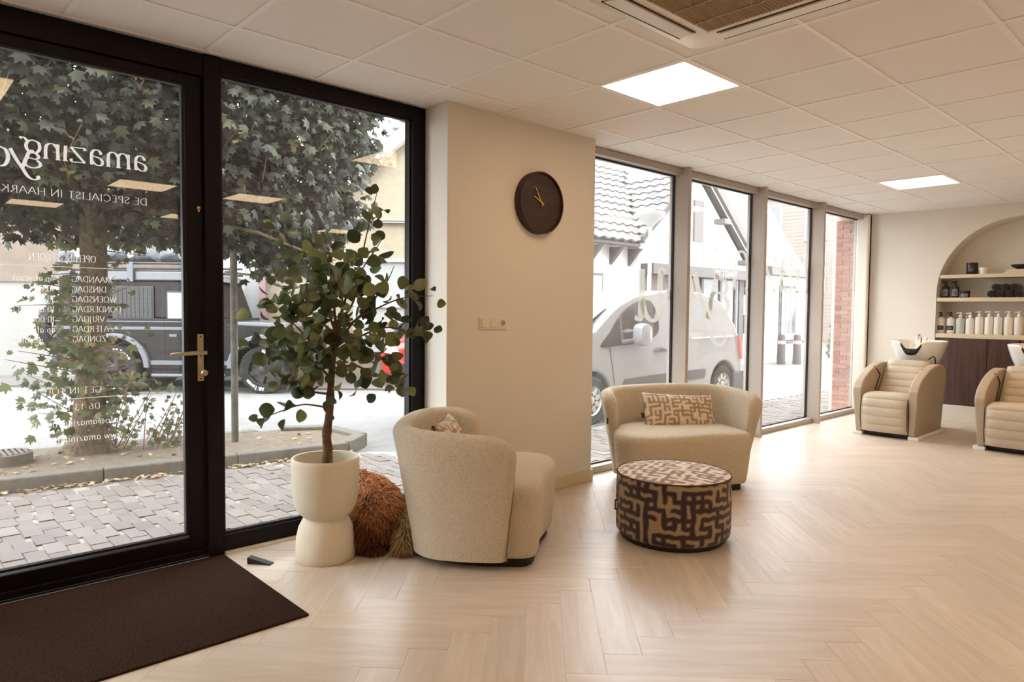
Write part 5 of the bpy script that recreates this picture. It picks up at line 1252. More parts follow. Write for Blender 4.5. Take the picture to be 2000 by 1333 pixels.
sh = thing('roadside_hedge', 'green hedge beside the white annex at the end of the street', 'hedge', (22.3,8.5,RD))
cs,ds,ns,ss = [],[],[],[]
for k in range(1500):
    a = rs.uniform(0,6.28); e = rs.uniform(0,1.5); cs.append((.9*math.cos(a)*math.cos(e)*rs.uniform(.8,1), .8*math.sin(a)*math.cos(e)*rs.uniform(.8,1), .05+2.0*math.sin(e)*rs.uniform(.75,1))); ds.append(rs.normal(0,1,3)); ns.append((-.6,-.3,.7)); ss.append(rs.uniform(.12,.2))
me = leaves_mesh(cs,ds,ns,ss); me.materials.append(island_mat('hedge_leaf',[(74,82,58),(96,104,78),(118,124,98)],.6)); put('hedge_leaves', me, sh, kind='stuff')
MB().lathe([(0,0),(.08,0),(.05,1.2),(0,1.3)],8).build('hedge_stem', BARK, sh)
# ------------------------------------------------------------------ potted eucalyptus
PX_, PY_ = 1.728, 3.285
pt = thing('potted_eucalyptus', 'potted eucalyptus tree in a tall pale hourglass planter by the window', 'potted plant', (PX_,PY_,0))
pot = MB().lathe([(0,0),(.146,0),(.150,.004),(.151,.06),(.148,.12),(.136,.17),(.118,.205),(.106,.222)],56,cap=False)
pot.build('pot_foot', MAT['pot'], pt, smooth=50)
MB().lathe([(.0,.215),(.10,.217),(.118,.228),(.140,.250),(.157,.285),(.166,.33),(.171,.40),(.173,.50),(.172,.525),(.168,.530),(.160,.528),(.157,.52),(.155,.44),(.15,.40),(0,.39)],56,cap=False).build('pot_bowl', MAT['pot'], pt, smooth=50)
MB().lathe([(0,.405),(.08,.41),(.15,.40),(.1505,.395),(0,.39)],36,cap=False).build('soil', MAT['soil'], pt)
PD = 3.54
def pp(px, py, dd=0): p = at_depth(px, py, PD+dd); return np.array((p.x-PX_, p.y-PY_, p.z))
trunk = catmull([tuple(pp(636,915)*np.array((0,0,0))+np.array((0,0,.38))), tuple(pp(640,885)), tuple(pp(638,850)), tuple(pp(643,810)), tuple(pp(646,760)), tuple(pp(650,700,.02)), tuple(pp(657,640,.03))], 6)
rr = [.026-.0125*k/(len(trunk)-1)+.004*math.exp(-((k%9)-4)**2) for k in range(len(trunk))]; rr[0] = .034
MB().tube(trunk, rr, 12).build('stem', MAT['bark'], pt, smooth=60)
for k in (7,12,17,22): 
    q = np.array(trunk[k]); MB().lathe([(0,-.014),(.011,-.006),(.013,.004),(.006,.014),(0,.016)],8,(q[0]+(.015 if k%2 else -.014),q[1]-.006,q[2])).build('knot', MAT['bark'], pt)
br = [ # (pixel track, depth offsets)
 ([(657,640),(680,570),(703,515),(718,450),(737,374)],(0,.02,.0)), ([(652,690),(690,630),(742,600),(790,582),(845,578)],(0,-.05,-.12)),
 ([(652,700),(700,660),(755,640),(805,650),(838,640)],(.02,.06,.04)), ([(648,720),(600,660),(560,620),(520,580)],(0,-.05,-.1)),
 ([(648,740),(590,690),(540,675),(490,682)],(0,.05,.08)), ([(644,800),(630,795),(590,791),(545,805),(503,822)],(0,-.06,-.12)),
 ([(655,650),(630,580),(600,520),(560,470),(535,440)],(0,.08,.12)), ([(656,645),(650,570),(640,510),(625,470)],(0,-.08,-.14)),
 ([(650,720),(695,715),(735,735),(790,745),(772,752)],(0,-.04,-.08)), ([(646,770),(610,765),(580,745),(548,730)],(0,-.07,-.12)),
 ([(655,660),(620,620),(585,590),(560,560)],(0,.1,.18)), ([(657,640),(690,590),(700,540),(745,470)],(0,.1,.16)),
 ([(652,700),(620,670),(590,650),(545,600)],(0,-.1,-.2)), ([(654,680),(690,660),(720,690),(760,700)],(0,-.12,-.2)), ([(655,660),(670,600),(660,540),(690,500)],(0,-.12,-.2)),
 ([(650,710),(620,720),(600,700),(560,690)],(0,.12,.2)), ([(656,650),(700,620),(750,560),(770,520)],(0,.06,.1))]
EUC = island_mat('eucalyptus_leaf', [(56,64,42),(76,86,54),(102,110,68),(134,138,88)], .6, obj=True, backlight=.3)
# three leaf meshes: rounded blades with a rib, shared by all leaves
def blade(w_, l_, curl):
    mb_ = MB(); rows = []
    for j in range(9):
        s = j/8; hw = w_*math.sin(math.pi*min(1,s*.985+.015))**.62*(1-.12*s); row = []
        for i in range(5):
            u = (i-2)/2; row.append((u*hw, s*l_, curl*(u*u)*hw*1.2+.012*math.sin(s*3)-.0*s)); 
        rows.append(row)
    me = mb_.grid(rows).mesh('leaf'); me.materials.append(EUC); me.polygons.foreach_set('use_smooth',[True]*len(me.polygons)); return me
LB = [blade(.040,.076,.22), blade(.037,.082,-.18), blade(.033,.072,.3)]
re_ = np.random.default_rng(21); nleaf = 0
def leaf(p, d, nrm, sc_):
    global nleaf
    if nleaf >= 296: return
    d = Vector(d).normalized(); n_ = Vector(nrm); n_ = (n_-d*n_.dot(d)).normalized(); x_ = d.cross(n_)
    M_ = Matrix((x_,d,n_)).transposed().to_4x4(); o = put('leaf', LB[nleaf%3], pt)
    o.matrix_local = Matrix.Translation(Vector(p)) @ M_ @ Matrix.Scale(sc_,4); nleaf += 1
for bi, (tr, dz) in enumerate(br):
    n_ = len(tr); dzz = np.interp(np.linspace(0,1,n_),[0,.5,1],dz)
    P_ = catmull([tuple(pp(x,y,d)) for (x,y),d in zip(tr,dzz)], 8)
    MB().tube(P_, [.007-.0052*k/(len(P_)-1) for k in range(len(P_))], 6).build('branch', MAT['twig'], pt, smooth=60)
    P_ = np.array(P_); nl = 20 if bi not in (5,) else 9
    for k in range(nl):
        s = .26+.74*(k+.5)/nl if bi != 5 else .45+.55*(k+.5)/nl
        i = min(len(P_)-2, int(s*(len(P_)-1))); c = P_[i]; t_ = P_[i+1]-P_[i]; t_ /= np.linalg.norm(t_)+1e-9
        a = k*2.4+bi; e1 = np.cross(t_,(0,0,1)); e1 /= np.linalg.norm(e1)+1e-9; e2 = np.cross(t_,e1)
        out = e1*math.cos(a)+e2*math.sin(a)
        tip = k >= nl-1
        d = out*.9+t_*.5+np.array((0,0,-.25))+re_.normal(0,.25,3) if not tip else t_
        off = out*re_.uniform(.004,.05)
        if bi not in (5,): off = off+re_.normal(0,.018,3)
        nr = np.array((-.45,-.6,.35))+re_.normal(0,.75,3)
        leaf(c+off, d, nr, re_.uniform(.75,1.12)*(.75 if s > .93 else 1))

# the remaining small leaves deep in the crown, joined
mb = MB(); proto = LB[0]
for k in range(170):
    c = pp(re_.normal(650,62), re_.normal(640,70), re_.normal(0,.1)); d = Vector(re_.normal(0,1,3)).normalized(); n_ = Vector((-.45,-.6,.35))+Vector(re_.normal(0,.6,3)); n_ = (n_-d*n_.dot(d)).normalized(); x_ = d.cross(n_); s_ = re_.uniform(.6,.95)
    mb.add([Vector(c)+(x_*v.co.x+d*v.co.y+n_*v.co.z)*s_ for v in proto.vertices], [tuple(p.vertices) for p in proto.polygons])
o = mb.build('inner_leaves', island_mat('eucalyptus_leaf_inner', [(56,64,42),(76,86,54),(102,110,68),(134,138,88)], .6, backlight=.3), pt, smooth=60, fix=False, kind='stuff')

# ------------------------------------------------------------------ dog lying by the window
dg = thing('dog', 'rust brown long-haired dog curled up between planter and loveseat', 'dog', (2.01,3.235,0), 0)
DF = np.random.default_rng(5)
# body as one skinned surface; local frame: x to the right of the picture (camera right), y away, z up
dg.rotation_euler = (0,0,-YAW)
def skin_body(name, verts, edges, radii, m, parent, sub=2):
    me = bpy.data.meshes.new(name); me.from_pydata(verts, edges, []); me.materials.append(m); o = put(name, me, parent)
    md = o.modifiers.new('skin','SKIN'); md.use_smooth_shade = True
    for k, r in enumerate(radii): v = me.skin_vertices[0].data[k]; v.radius = r; v.use_root = (k == 0)
    o.modifiers.new('sub','SUBSURF').levels = sub; o.modifiers['sub'].render_levels = sub
    return o
DOGM = mat('dog_skin', (134,78,42), .9, vary=(9,.6,(86,46,26)))
V = [(.0,.05,.155),(-.06,.20,.19),(-.14,.36,.20),(-.22,.46,.22),(-.29,.50,.26),(-.34,.46,.30),(-.37,.41,.275),   # pelvis, back, shoulders, neck, head, muzzle
     (-.01,-.04,.13),(-.075,-.085,.10),(-.105,-.03,.05),(-.03,-.11,.035),(.04,-.13,.03),                             # near haunch: hip, knee, hock, foot
     (.10,.04,.14),(.15,-.02,.10),(.165,-.09,.055),(.16,-.15,.04),                                                    # tail, curving forward
     (-.26,.36,.08),(-.30,.26,.035),(-.32,.17,.03)]                                                                    # foreleg folded under the chest
E_ = [(0,1),(1,2),(2,3),(3,4),(4,5),(5,6),(0,7),(7,8),(8,9),(9,10),(10,11),(0,12),(12,13),(13,14),(14,15),(2,16),(16,17),(17,18)]
Rr = [(.135,.13),(.145,.14),(.14,.14),(.11,.11),(.085,.085),(.07,.07),(.035,.035),(.12,.12),(.105,.09),(.05,.05),(.035,.03),(.03,.028),(.06,.055),(.055,.05),(.05,.05),(.03,.03),(.06,.06),(.04,.035),(.035,.03)]
db = skin_body('dog_body', V, E_, Rr, DOGM, dg)
for s, nm in ((1,0),(-1,1)):
    MB().loft([[(-.315+s*.05+.012*math.cos(a)*k+s*.012*z_, .50+.035*math.sin(a)*k, .335-.075*z_) for a in np.linspace(0,2*math.pi,10,endpoint=False)] for k,z_ in ((.5,0),(1,.35),(.9,.8),(.2,1.1))],True,True).build('ear', DOGM, dg, smooth=60)
bpy.context.view_layer.update()
ev = db.evaluated_get(bpy.context.evaluated_depsgraph_get()).to_mesh()
vs_ = np.array([v.co[:] for v in ev.vertices]); nn = np.array([v.normal[:] for v in ev.vertices]); ev.calc_loop_triangles()
tri = np.array([t_.vertices[:] for t_ in ev.loop_triangles])
A_ = np.linalg.norm(np.cross(vs_[tri[:,1]]-vs_[tri[:,0]], vs_[tri[:,2]]-vs_[tri[:,0]]), axis=1); A_ = A_/A_.sum()
NF = 26000; pick = DF.choice(len(tri), NF, p=A_); w1 = DF.random(NF); w2 = DF.random(NF); fl = w1+w2 > 1; w1[fl] = 1-w1[fl]; w2[fl] = 1-w2[fl]
a_,b_2,c_ = tri[pick,0],tri[pick,1],tri[pick,2]
root = vs_[a_]+(vs_[b_2]-vs_[a_])*w1[:,None]+(vs_[c_]-vs_[a_])*w2[:,None]; nr_ = nn[a_]*.5+nn[b_2]*.25+nn[c_]*.25
flow = np.zeros((NF,3)); flow[:,1] = -.55; flow[:,2] = -.75; flow[:,0] = .25*np.sin(root[:,1]*9)+.2
tail = root[:,0] > .115
flow[tail] = (.05,-.55,-.8); dirs = nr_*.55+flow*.75+DF.normal(0,.16,(NF,3)); dirs /= np.linalg.norm(dirs,axis=1,keepdims=True)
ln = np.where(tail,.055,.042)*DF.uniform(.7,1.35,NF); wd = .0022
sd = np.cross(dirs, DF.normal(0,1,(NF,3))); sd /= np.linalg.norm(sd,axis=1,keepdims=True)
p1 = root+dirs*ln[:,None]*.55; p2 = root+dirs*ln[:,None]+np.array((0,0,-.008))
for q in (p1,p2): q[:,2] = np.maximum(q[:,2], .004)
FV = np.stack([root-sd*wd, root+sd*wd, p1+sd*wd*.8, p1-sd*wd*.8, p2],1).reshape(-1,3)
bi_ = (np.arange(NF)*5)
FF = [(i,i+1,i+2,i+3) for i in bi_]+[(i+3,i+2,i+4) for i in bi_]
me = bpy.data.meshes.new('fur'); me.from_pydata(FV.tolist(), [], FF)
# coat: rust on the back, shading painted in as deep brown lower down, tan on the tail
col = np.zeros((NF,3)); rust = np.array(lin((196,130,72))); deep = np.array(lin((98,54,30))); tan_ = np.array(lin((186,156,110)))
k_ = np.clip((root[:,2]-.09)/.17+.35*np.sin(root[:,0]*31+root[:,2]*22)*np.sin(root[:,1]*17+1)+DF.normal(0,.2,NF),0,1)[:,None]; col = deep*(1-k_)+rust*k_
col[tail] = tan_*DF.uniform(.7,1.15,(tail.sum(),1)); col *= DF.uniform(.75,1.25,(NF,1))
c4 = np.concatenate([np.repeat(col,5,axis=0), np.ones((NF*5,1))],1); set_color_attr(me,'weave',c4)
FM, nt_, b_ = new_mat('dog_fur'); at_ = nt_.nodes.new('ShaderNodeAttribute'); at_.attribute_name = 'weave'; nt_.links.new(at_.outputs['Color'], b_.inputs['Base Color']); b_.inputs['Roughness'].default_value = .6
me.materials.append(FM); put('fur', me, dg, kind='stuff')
# ------------------------------------------------------------------ vinyl lettering on the glass (reads from the street)
# pen strokes per glyph: ('c' curve | 'l' polyline), points in em units, cap height 1, x-height .62
GL = {
'A':(.78,[('l',[(0,0),(.36,1),(.42,1),(.78,0)]),('l',[(.15,.36),(.62,.36)])]), 'C':(.78,[('c',[(.74,.82),(.55,.99),(.3,.98),(.06,.72),(.06,.3),(.3,.02),(.55,.01),(.75,.2)])]),
'D':(.82,[('l',[(.1,0),(.1,1)]),('c',[(.1,1),(.45,.99),(.72,.75),(.74,.4),(.58,.1),(.3,.0),(.1,0)])]), 'E':(.62,[('l',[(.1,0),(.1,1)]),('l',[(.1,1),(.55,1)]),('l',[(.1,.53),(.48,.53)]),('l',[(.1,0),(.58,0)])]),
'G':(.84,[('c',[(.74,.82),(.55,.99),(.3,.98),(.06,.72),(.06,.3),(.3,.02),(.55,.01),(.74,.14)]),('l',[(.74,.14),(.74,.42),(.55,.42)])]), 'H':(.84,[('l',[(.1,0),(.1,1)]),('l',[(.74,0),(.74,1)]),('l',[(.1,.52),(.74,.52)])]),
'I':(.26,[('l',[(.13,0),(.13,1)])]), 'J':(.4,[('c',[(.28,1),(.28,.5),(.27,.05),(.14,-.2),(-.02,-.2)])]), 'K':(.74,[('l',[(.1,0),(.1,1)]),('l',[(.66,1),(.12,.48)]),('l',[(.28,.62),(.72,0)])]), 'L':(.58,[('l',[(.1,1),(.1,0)]),('l',[(.1,0),(.55,0)])]),
'M':(1.0,[('l',[(.08,0),(.12,1)]),('l',[(.12,1),(.5,.1)]),('l',[(.5,.1),(.88,1)]),('l',[(.88,1),(.92,0)])]), 'N':(.86,[('l',[(.1,0),(.1,1)]),('l',[(.1,1),(.76,0)]),('l',[(.76,0),(.76,1)])]),
'O':(.9,[('c',[(.45,.99),(.18,.9),(.06,.5),(.18,.1),(.45,.01),(.72,.1),(.84,.5),(.72,.9),(.45,.99)])]), 'P':(.64,[('l',[(.1,0),(.1,1)]),('c',[(.1,1),(.4,.98),(.56,.78),(.42,.54),(.1,.48)])]),
'R':(.72,[('l',[(.1,0),(.1,1)]),('c',[(.1,1),(.4,.98),(.54,.78),(.42,.56),(.1,.5)]),('l',[(.34,.5),(.68,0)])]), 'S':(.58,[('c',[(.5,.84),(.34,.99),(.14,.92),(.1,.72),(.28,.55),(.46,.42),(.5,.2),(.32,.01),(.14,.04),(.07,.2)])]),
'T':(.7,[('l',[(.35,0),(.35,1)]),('l',[(.04,1),(.66,1)])]), 'U':(.82,[('c',[(.1,1),(.1,.4),(.18,.08),(.42,.0),(.64,.08),(.72,.4),(.72,1)])]), 'V':(.76,[('l',[(.02,1),(.38,0)]),('l',[(.38,0),(.74,1)])]),
'W':(1.1,[('l',[(.02,1),(.3,0)]),('l',[(.3,0),(.55,.95)]),('l',[(.55,.95),(.8,0)]),('l',[(.8,0),(1.08,1)])]), 'Y':(.74,[('l',[(.04,1),(.37,.5)]),('l',[(.7,1),(.37,.5)]),('l',[(.37,.5),(.37,0)])]), 'Z':(.7,[('l',[(.08,1),(.62,1)]),('l',[(.62,1),(.06,0)]),('l',[(.06,0),(.64,0)])]), 'B':(.66,[('l',[(.1,0),(.1,1)]),('c',[(.1,1),(.42,.96),(.48,.74),(.36,.56),(.1,.53)]),('c',[(.1,.53),(.44,.5),(.56,.28),(.42,.04),(.1,0)])]),
'a':(.52,[('c',[(.42,.56),(.25,.63),(.08,.48),(.05,.22),(.16,.0),(.32,.08),(.42,.3)]),('l',[(.43,.62),(.43,.02)])]), 'e':(.5,[('l',[(.08,.34),(.44,.34)]),('c',[(.44,.34),(.42,.52),(.26,.62),(.08,.48),(.06,.2),(.2,.01),(.36,.03),(.45,.15)])]),
'f':(.34,[('c',[(.36,.98),(.24,1.0),(.16,.86),(.15,.5),(.15,0)]),('l',[(.02,.6),(.32,.6)])]), 'g':(.52,[('c',[(.42,.56),(.25,.63),(.08,.48),(.06,.22),(.18,.02),(.34,.1),(.42,.3)]),('c',[(.43,.62),(.43,0),(.38,-.28),(.2,-.34),(.06,-.24)])]),
'i':(.22,[('l',[(.11,0),(.11,.62)]),('l',[(.11,.8),(.11,.88)])]), 'k':(.48,[('l',[(.08,0),(.08,1)]),('l',[(.42,.62),(.1,.3)]),('l',[(.2,.4),(.46,0)])]), 'l':(.2,[('l',[(.1,0),(.1,1)])]), 'm':(.82,[('l',[(.09,0),(.09,.62)]),('c',[(.09,.4),(.22,.6),(.36,.58),(.41,.4),(.41,0)]),('c',[(.41,.4),(.54,.6),(.68,.58),(.73,.4),(.73,0)])]),
'n':(.52,[('l',[(.09,0),(.09,.62)]),('c',[(.09,.4),(.22,.6),(.36,.6),(.43,.42),(.43,0)])]), 'o':(.54,[('c',[(.27,.62),(.1,.54),(.05,.31),(.1,.08),(.27,0),(.44,.08),(.49,.31),(.44,.54),(.27,.62)])]), 'p':(.54,[('l',[(.09,-.32),(.09,.62)]),('c',[(.09,.42),(.24,.62),(.42,.56),(.48,.32),(.42,.06),(.26,0),(.09,.14)])]),
'r':(.36,[('l',[(.09,0),(.09,.62)]),('c',[(.09,.38),(.2,.58),(.34,.6)])]), 's':(.4,[('c',[(.34,.52),(.22,.62),(.09,.54),(.12,.4),(.26,.3),(.33,.16),(.22,.01),(.06,.1)])]), 't':(.34,[('c',[(.14,.84),(.14,.3),(.15,.06),(.24,0),(.33,.06)]),('l',[(.02,.6),(.32,.6)])]), 'u':(.52,[('c',[(.09,.62),(.09,.2),(.16,.02),(.3,.03),(.43,.2)]),('l',[(.43,.62),(.43,0)])]),
'w':(.72,[('l',[(.02,.62),(.2,0)]),('l',[(.2,0),(.36,.58)]),('l',[(.36,.58),(.52,0)]),('l',[(.52,0),(.7,.62)])]), 'y':(.5,[('l',[(.02,.62),(.25,.02)]),('l',[(.47,.62),(.25,.02),(.14,-.28),(.02,-.32)])]), 'z':(.46,[('l',[(.05,.6),(.4,.6)]),('l',[(.4,.6),(.04,.02)]),('l',[(.04,.02),(.42,.02)])]),
'@':(.9,[('c',[(.62,.5),(.45,.6),(.3,.42),(.34,.2),(.5,.16),(.62,.34)]),('c',[(.64,.58),(.62,.22),(.76,.16),(.84,.4),(.72,.72),(.42,.82),(.14,.62),(.1,.2),(.34,-.08),(.68,-.02)])]), '.':(.22,[('l',[(.1,.0),(.1,.07)])]), ':':(.24,[('l',[(.12,.06),(.12,.13)]),('l',[(.12,.5),(.12,.57)])]), '-':(.4,[('l',[(.06,.36),(.34,.36)])]), '!':(.26,[('l',[(.13,.25),(.13,1)]),('l',[(.13,0),(.13,.08)])]), ' ':(.3,[]),
'0':(.62,[('c',[(.31,.98),(.12,.88),(.07,.5),(.12,.1),(.31,.01),(.5,.1),(.55,.5),(.5,.88),(.31,.98)])]), '1':(.4,[('l',[(.1,.84),(.24,1),(.24,0)])]), '2':(.58,[('c',[(.08,.8),(.24,.99),(.46,.92),(.46,.66),(.28,.36),(.06,.02)]),('l',[(.06,.02),(.52,.02)])]), '3':(.56,[('c',[(.08,.86),(.26,1),(.44,.88),(.4,.64),(.22,.54),(.44,.44),(.48,.18),(.3,0),(.08,.08)])]),
'6':(.58,[('c',[(.46,.98),(.2,.8),(.08,.4),(.14,.08),(.32,.0),(.5,.12),(.5,.4),(.34,.54),(.12,.42)])]), '7':(.54,[('l',[(.06,.98),(.5,.98)]),('l',[(.5,.98),(.2,0)])]), '8':(.58,[('c',[(.29,.99),(.12,.88),(.14,.66),(.29,.54),(.46,.4),(.48,.14),(.29,.01),(.1,.14),(.12,.4),(.29,.54),(.44,.66),(.46,.88),(.29,.99)])]),
}
PEN = [0]
def pen(mb, path, wmin, wmax, off, th=.0012, flip=-1, thick_axis=0.0):
    """one brush stroke as a flat ribbon; upright parts are thick, level parts thin"""
    P_ = [np.array(p, float) for p in path]; n_ = len(P_); L_, R_ = [], []
    for i in range(n_):
        d = P_[min(i+1,n_-1)]-P_[max(i-1,0)]; l = np.linalg.norm(d)+1e-9; d = d/l
        w_ = (wmin+(wmax-wmin)*abs(d[1])**1.5)/2; q = np.array((-d[1],d[0]))*w_; L_.append(P_[i]+q); R_.append(P_[i]-q)
    o_ = len(mb.v); X_, Y_, Z_ = off; PEN[0] += 1; Y_ += .00012*(PEN[0] % 12)
    for a, b in zip(L_, R_):
        mb.v += [(X_+flip*a[0],Y_,Z_+a[1]),(X_+flip*b[0],Y_,Z_+b[1])]
    for i in range(n_-1): mb.f.append((o_+2*i,o_+2*i+1,o_+2*i+3,o_+2*i+2))
def write_line(text, x, y, z, h, spacing=.12, wmin=.045, wmax=.10, flip=-1, width=None, slope=0):
    adv = sum(GL[c][0]+spacing for c in text); sx = h if width is None else width/adv; mb = MB(); cx = 0
    for c in text:
        w_, st = GL[c]
        for kind, pts in st:
            q = [((cx+p[0])*sx, p[1]*h+(cx+p[0])*sx*slope) for p in pts]
            q = catmull(q, 5) if kind == 'c' else q
            if kind == 'l':
                qq = []
                for a, b in zip(q[:-1], q[1:]): qq += [a, ((a[0]+b[0])/2,(a[1]+b[1])/2)]
                q = qq+[q[-1]]
                for a, b in zip(pts[:-1], pts[1:]):
                    A, B = ((cx+a[0])*sx, a[1]*h+(cx+a[0])*sx*slope), ((cx+b[0])*sx, b[1]*h+(cx+b[0])*sx*slope)
                    pen(mb, [A, ((A[0]+B[0])/2,(A[1]+B[1])/2), B], wmin*h, wmax*h, (x,y,z), flip=flip)
                    if abs(a[0]-b[0]) < .05 and abs(a[1]-b[1]) > .4 and c.isalpha():        # little serifs
                        for e in (A, B): pen(mb, [(e[0]-.085*h,e[1]),(e[0],e[1]),(e[0]+.085*h,e[1])], wmin*h, wmax*h, (x,y,z), flip=flip)
            else: pen(mb, q, wmin*h, wmax*h, (x,y,z), flip=flip)
        cx += w_+spacing
    return mb
# the large calligraphic shop name
LG = {
'a':(.62,[[(.10,.44),(.18,.58),(.33,.6),(.43,.48),(.45,.3),(.45,.06),(.47,.0)],[(.45,.36),(.3,.33),(.12,.26),(.06,.12),(.12,.01),(.26,.0),(.4,.1),(.45,.2)]]),
'm':(1.0,[[(.1,.6),(.11,.3),(.1,.0)],[(.11,.4),(.2,.56),(.34,.6),(.46,.5),(.48,.3),(.48,.0)],[(.48,.4),(.58,.56),(.72,.6),(.83,.5),(.85,.3),(.85,.0)]]),
'z':(.62,[[(.06,.5),(.09,.59),(.3,.585),(.54,.585)],[(.54,.585),(.3,.28),(.06,.01)],[(.06,.01),(.3,.015),(.5,.01),(.55,.12)]]),
'i':(.26,[[(.1,.6),(.12,.3),(.12,.0)]]),
'n':(.64,[[(.1,.6),(.11,.3),(.1,.0)],[(.11,.4),(.2,.56),(.35,.6),(.48,.5),(.51,.3),(.51,.0)]]),
'g':(.66,[[(.28,.64),(.1,.56),(.06,.36),(.14,.2),(.28,.14),(.44,.22),(.5,.42),(.42,.58),(.28,.64)],[(.46,.58),(.54,.68),(.64,.7),(.68,.64)],[(.2,.16),(.1,.02),(.2,-.08),(.38,-.06),(.5,-.1),(.56,-.24),(.46,-.38),(.26,-.42),(.08,-.34),(.06,-.22),(.16,-.12)]]),
'y':(.7,[[(.02,.56),(.08,.62),(.16,.52),(.26,.24),(.34,.02)],[(.66,.6),(.52,.3),(.34,.0),(.2,-.24),(.04,-.34),(-.1,-.28),(-.08,-.2)]]),
'o':(.62,[[(.3,.62),(.12,.54),(.05,.3),(.13,.06),(.3,-.01),(.48,.08),(.55,.32),(.46,.55),(.3,.62)]]),
'u':(.66,[[(.04,.56),(.12,.6),(.14,.4),(.14,.16),(.24,.0),(.4,.06),(.5,.24)],[(.5,.6),(.5,.2),(.52,.02),(.62,.04)]]),
}
def logo(x, y, z, S, wmin=.035, wmax=.115, you=(4.0,-.48)):
    mb = MB(); cx = 0
    def put_(ch, ox, oz, k=1.0):
        for st in LG[ch][1]:
            pen(mb, catmull([((ox+p[0]*k)*S,(oz+p[1]*k)*S) for p in st], 10), wmin*S*k, wmax*S*k, (x,y,z))
        for st in LG[ch][1]:
            for e in (st[-1],):
                if ch in 'mni' and abs(e[1]) < .02: pen(mb, [((ox+(e[0]-.09)*k)*S,(oz+.01)*S),((ox+e[0]*k)*S,(oz+.01)*S),((ox+(e[0]+.09)*k)*S,(oz+.01)*S)], wmin*S, wmax*S, (x,y,z))
    for ch in 'amazing': put_(ch, cx, 0); cx += LG[ch][0]
    cx, cz = you
    for ch in 'you': put_(ch, cx, cz, 1.15); cx += LG[ch][0]*1.1
    return mb
YD_L = YD+.064
def place(parent, mb, m, name='lettering'):
    return mb.build(name, m, parent, smooth=0, fix=False)
Sd = .1155
place(door, logo(1.022, YD_L, 1.962, Sd), MAT['decal'], 'shop_name')
place(door, write_line('DE SPECIALIST IN HAARKLEURING', 1.018, YD_L, 1.797, .031, width=.79), MAT['decal'])
place(door, write_line('OPENINGSTIJDEN', .793, YD_L, 1.505, .031, width=.265), MAT['decal'])
mb = MB(); mb.box(.40,.865,YD_L,YD_L+.0008,1.478,1.4805); place(door, mb, MAT['decal'], 'lettering_rule')
zr_ = 1.445
for k, (dy_, hr) in enumerate((('MAANDAG','op afspraak'),('DINSDAG','10:00 - 18:00'),('WOENSDAG','13:00 - 21:00'),('DONDERDAG','10:00 - 18:00'),('VRIJDAG','10:00 - 18:00'),('ZATERDAG','op afspraak'),('ZONDAG','gesloten'))):
    z_ = 1.412-.0465*k; wl = sum(GL[c][0]+.12 for c in dy_)*.029*.86; wr_ = sum(GL[c][0]+.12 for c in hr)*.029*.86
    xr_ = .690
    place(door, write_line(dy_, xr_+wl, YD_L, z_, .027, width=wl), MAT['decal']); place(door, write_line(hr, .438+wr_ if hr[0] == '1' else .465+wr_, YD_L, z_, .027, width=wr_), MAT['decal'])
place(door, write_line('GET IN TOUCH!', .806, YD_L, .893, .029, width=.30), MAT['decal'])
mb = MB(); mb.box(.46,.90,YD_L,YD_L+.0008,.868,.8705); place(door, mb, MAT['decal'], 'lettering_rule')
place(door, write_line('06 13 806 887', .80, YD_L, .815, .028, width=.285), MAT['decal'])
place(door, write_line('info@amazingyousalon.nl', .885, YD_L, .742, .030, width=.43), MAT['decal'])
place(door, write_line('www.amazingyousalon.nl', .895, YD_L, .668, .030, width=.44), MAT['decal'])
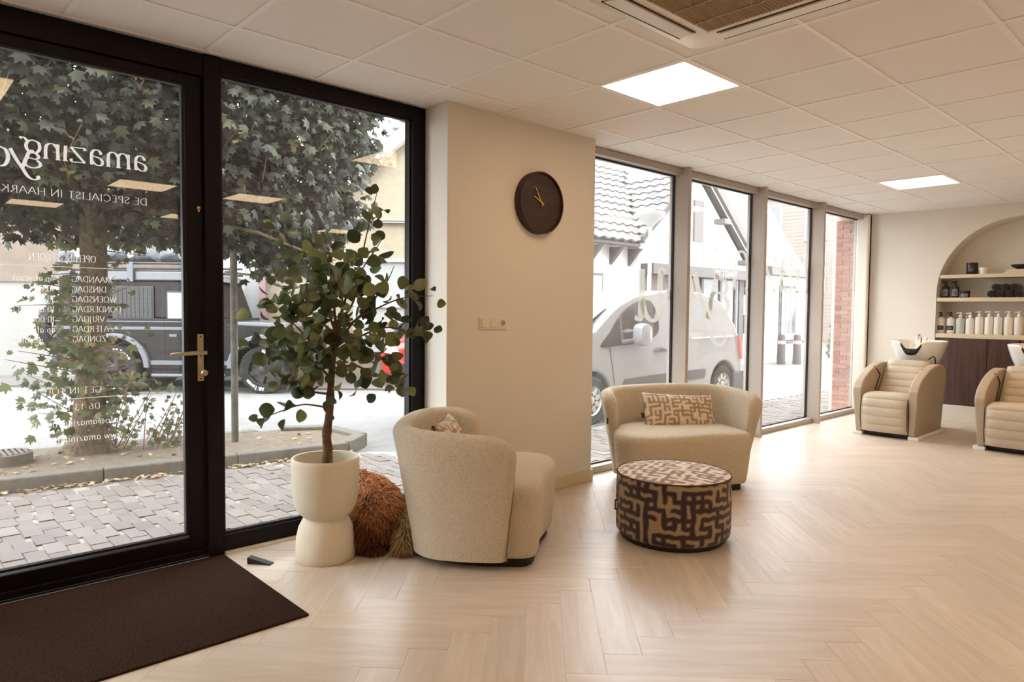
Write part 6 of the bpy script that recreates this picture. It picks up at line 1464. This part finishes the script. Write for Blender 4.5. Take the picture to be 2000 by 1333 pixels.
# the same name, large, across the four tall windows (one sheet per pane)
big = logo(8.853, 3.6775, 1.53, .65); BV, BF = np.array(big.v), big.f
for k in range(4):
    lo_, hi_ = MX[k]+(.06 if k == 0 else .012), MX[k+1]-.06
    m_ = MB(); mp = {}
    for f in BF:
        c = BV[list(f)].mean(0)
        if lo_ < c[0] < hi_:
            idx = []
            for i in f:
                if i not in mp: mp[i] = len(m_.v); m_.v.append(tuple(BV[i]))
                idx.append(mp[i])
            m_.f.append(tuple(idx))
    if m_.f: place(wins[k], m_, MAT['decal_r'], 'shop_name')
tx = write_line('DE SPECIALIST IN HAARKLEURING', 8.85, 3.6775, 1.40, .075, width=3.6); BV, BF = np.array(tx.v), tx.f
for k in range(4):
    lo_, hi_ = MX[k]+.012, MX[k+1]-.06; m_ = MB(); mp = {}
    for f in BF:
        c = BV[list(f)].mean(0)
        if lo_ < c[0] < hi_:
            idx = []
            for i in f:
                if i not in mp: mp[i] = len(m_.v); m_.v.append(tuple(BV[i]))
                idx.append(mp[i])
            m_.f.append(tuple(idx))
    if m_.f: place(wins[k], m_, MAT['decal_r'])
# letters on the shop canopy across the street, and on the tyres
cv = mat('canopy_letters', (250,250,248), .5)
mb = write_line('RS', 13.78, YH-.362, 2.18, .13, flip=1, wmin=.12, wmax=.2); mb.build('canopy_lettering', cv, hs, smooth=0, fix=False)
mb = write_line('BY TOMMY', 15.22, YH-.362, 2.18, .13, flip=1, wmin=.12, wmax=.2, width=1.05); mb.build('canopy_lettering', cv, hs, smooth=0, fix=False)
tw = mat('tyre_letters', (226,222,214), .6)
for ch_ in [c for c in car.children if c.name.startswith('tyre')]:
    if ch_.rotation_euler.z != 0 or ch_.location.y > Y0C+.5: continue
    for txt, mid in (('All-Terrain',62),('All-Terrain',242)):
        base = write_line(txt, 0, 0, 0, .055, flip=1, wmin=.14, wmax=.22); mb = MB(); tot = sum(GL[c][0]+.12 for c in txt)*.055; rr0 = rw*.72
        for (x,y,z) in base.v:
            a = math.radians(mid)-(x-tot/2)/(rr0+.03); mb.v.append(((rr0+z)*math.cos(a), -.1225, (rr0+z)*math.sin(a)))
        mb.f = base.f; mb.build('tyre_lettering', tw, ch_, smooth=0, fix=False)
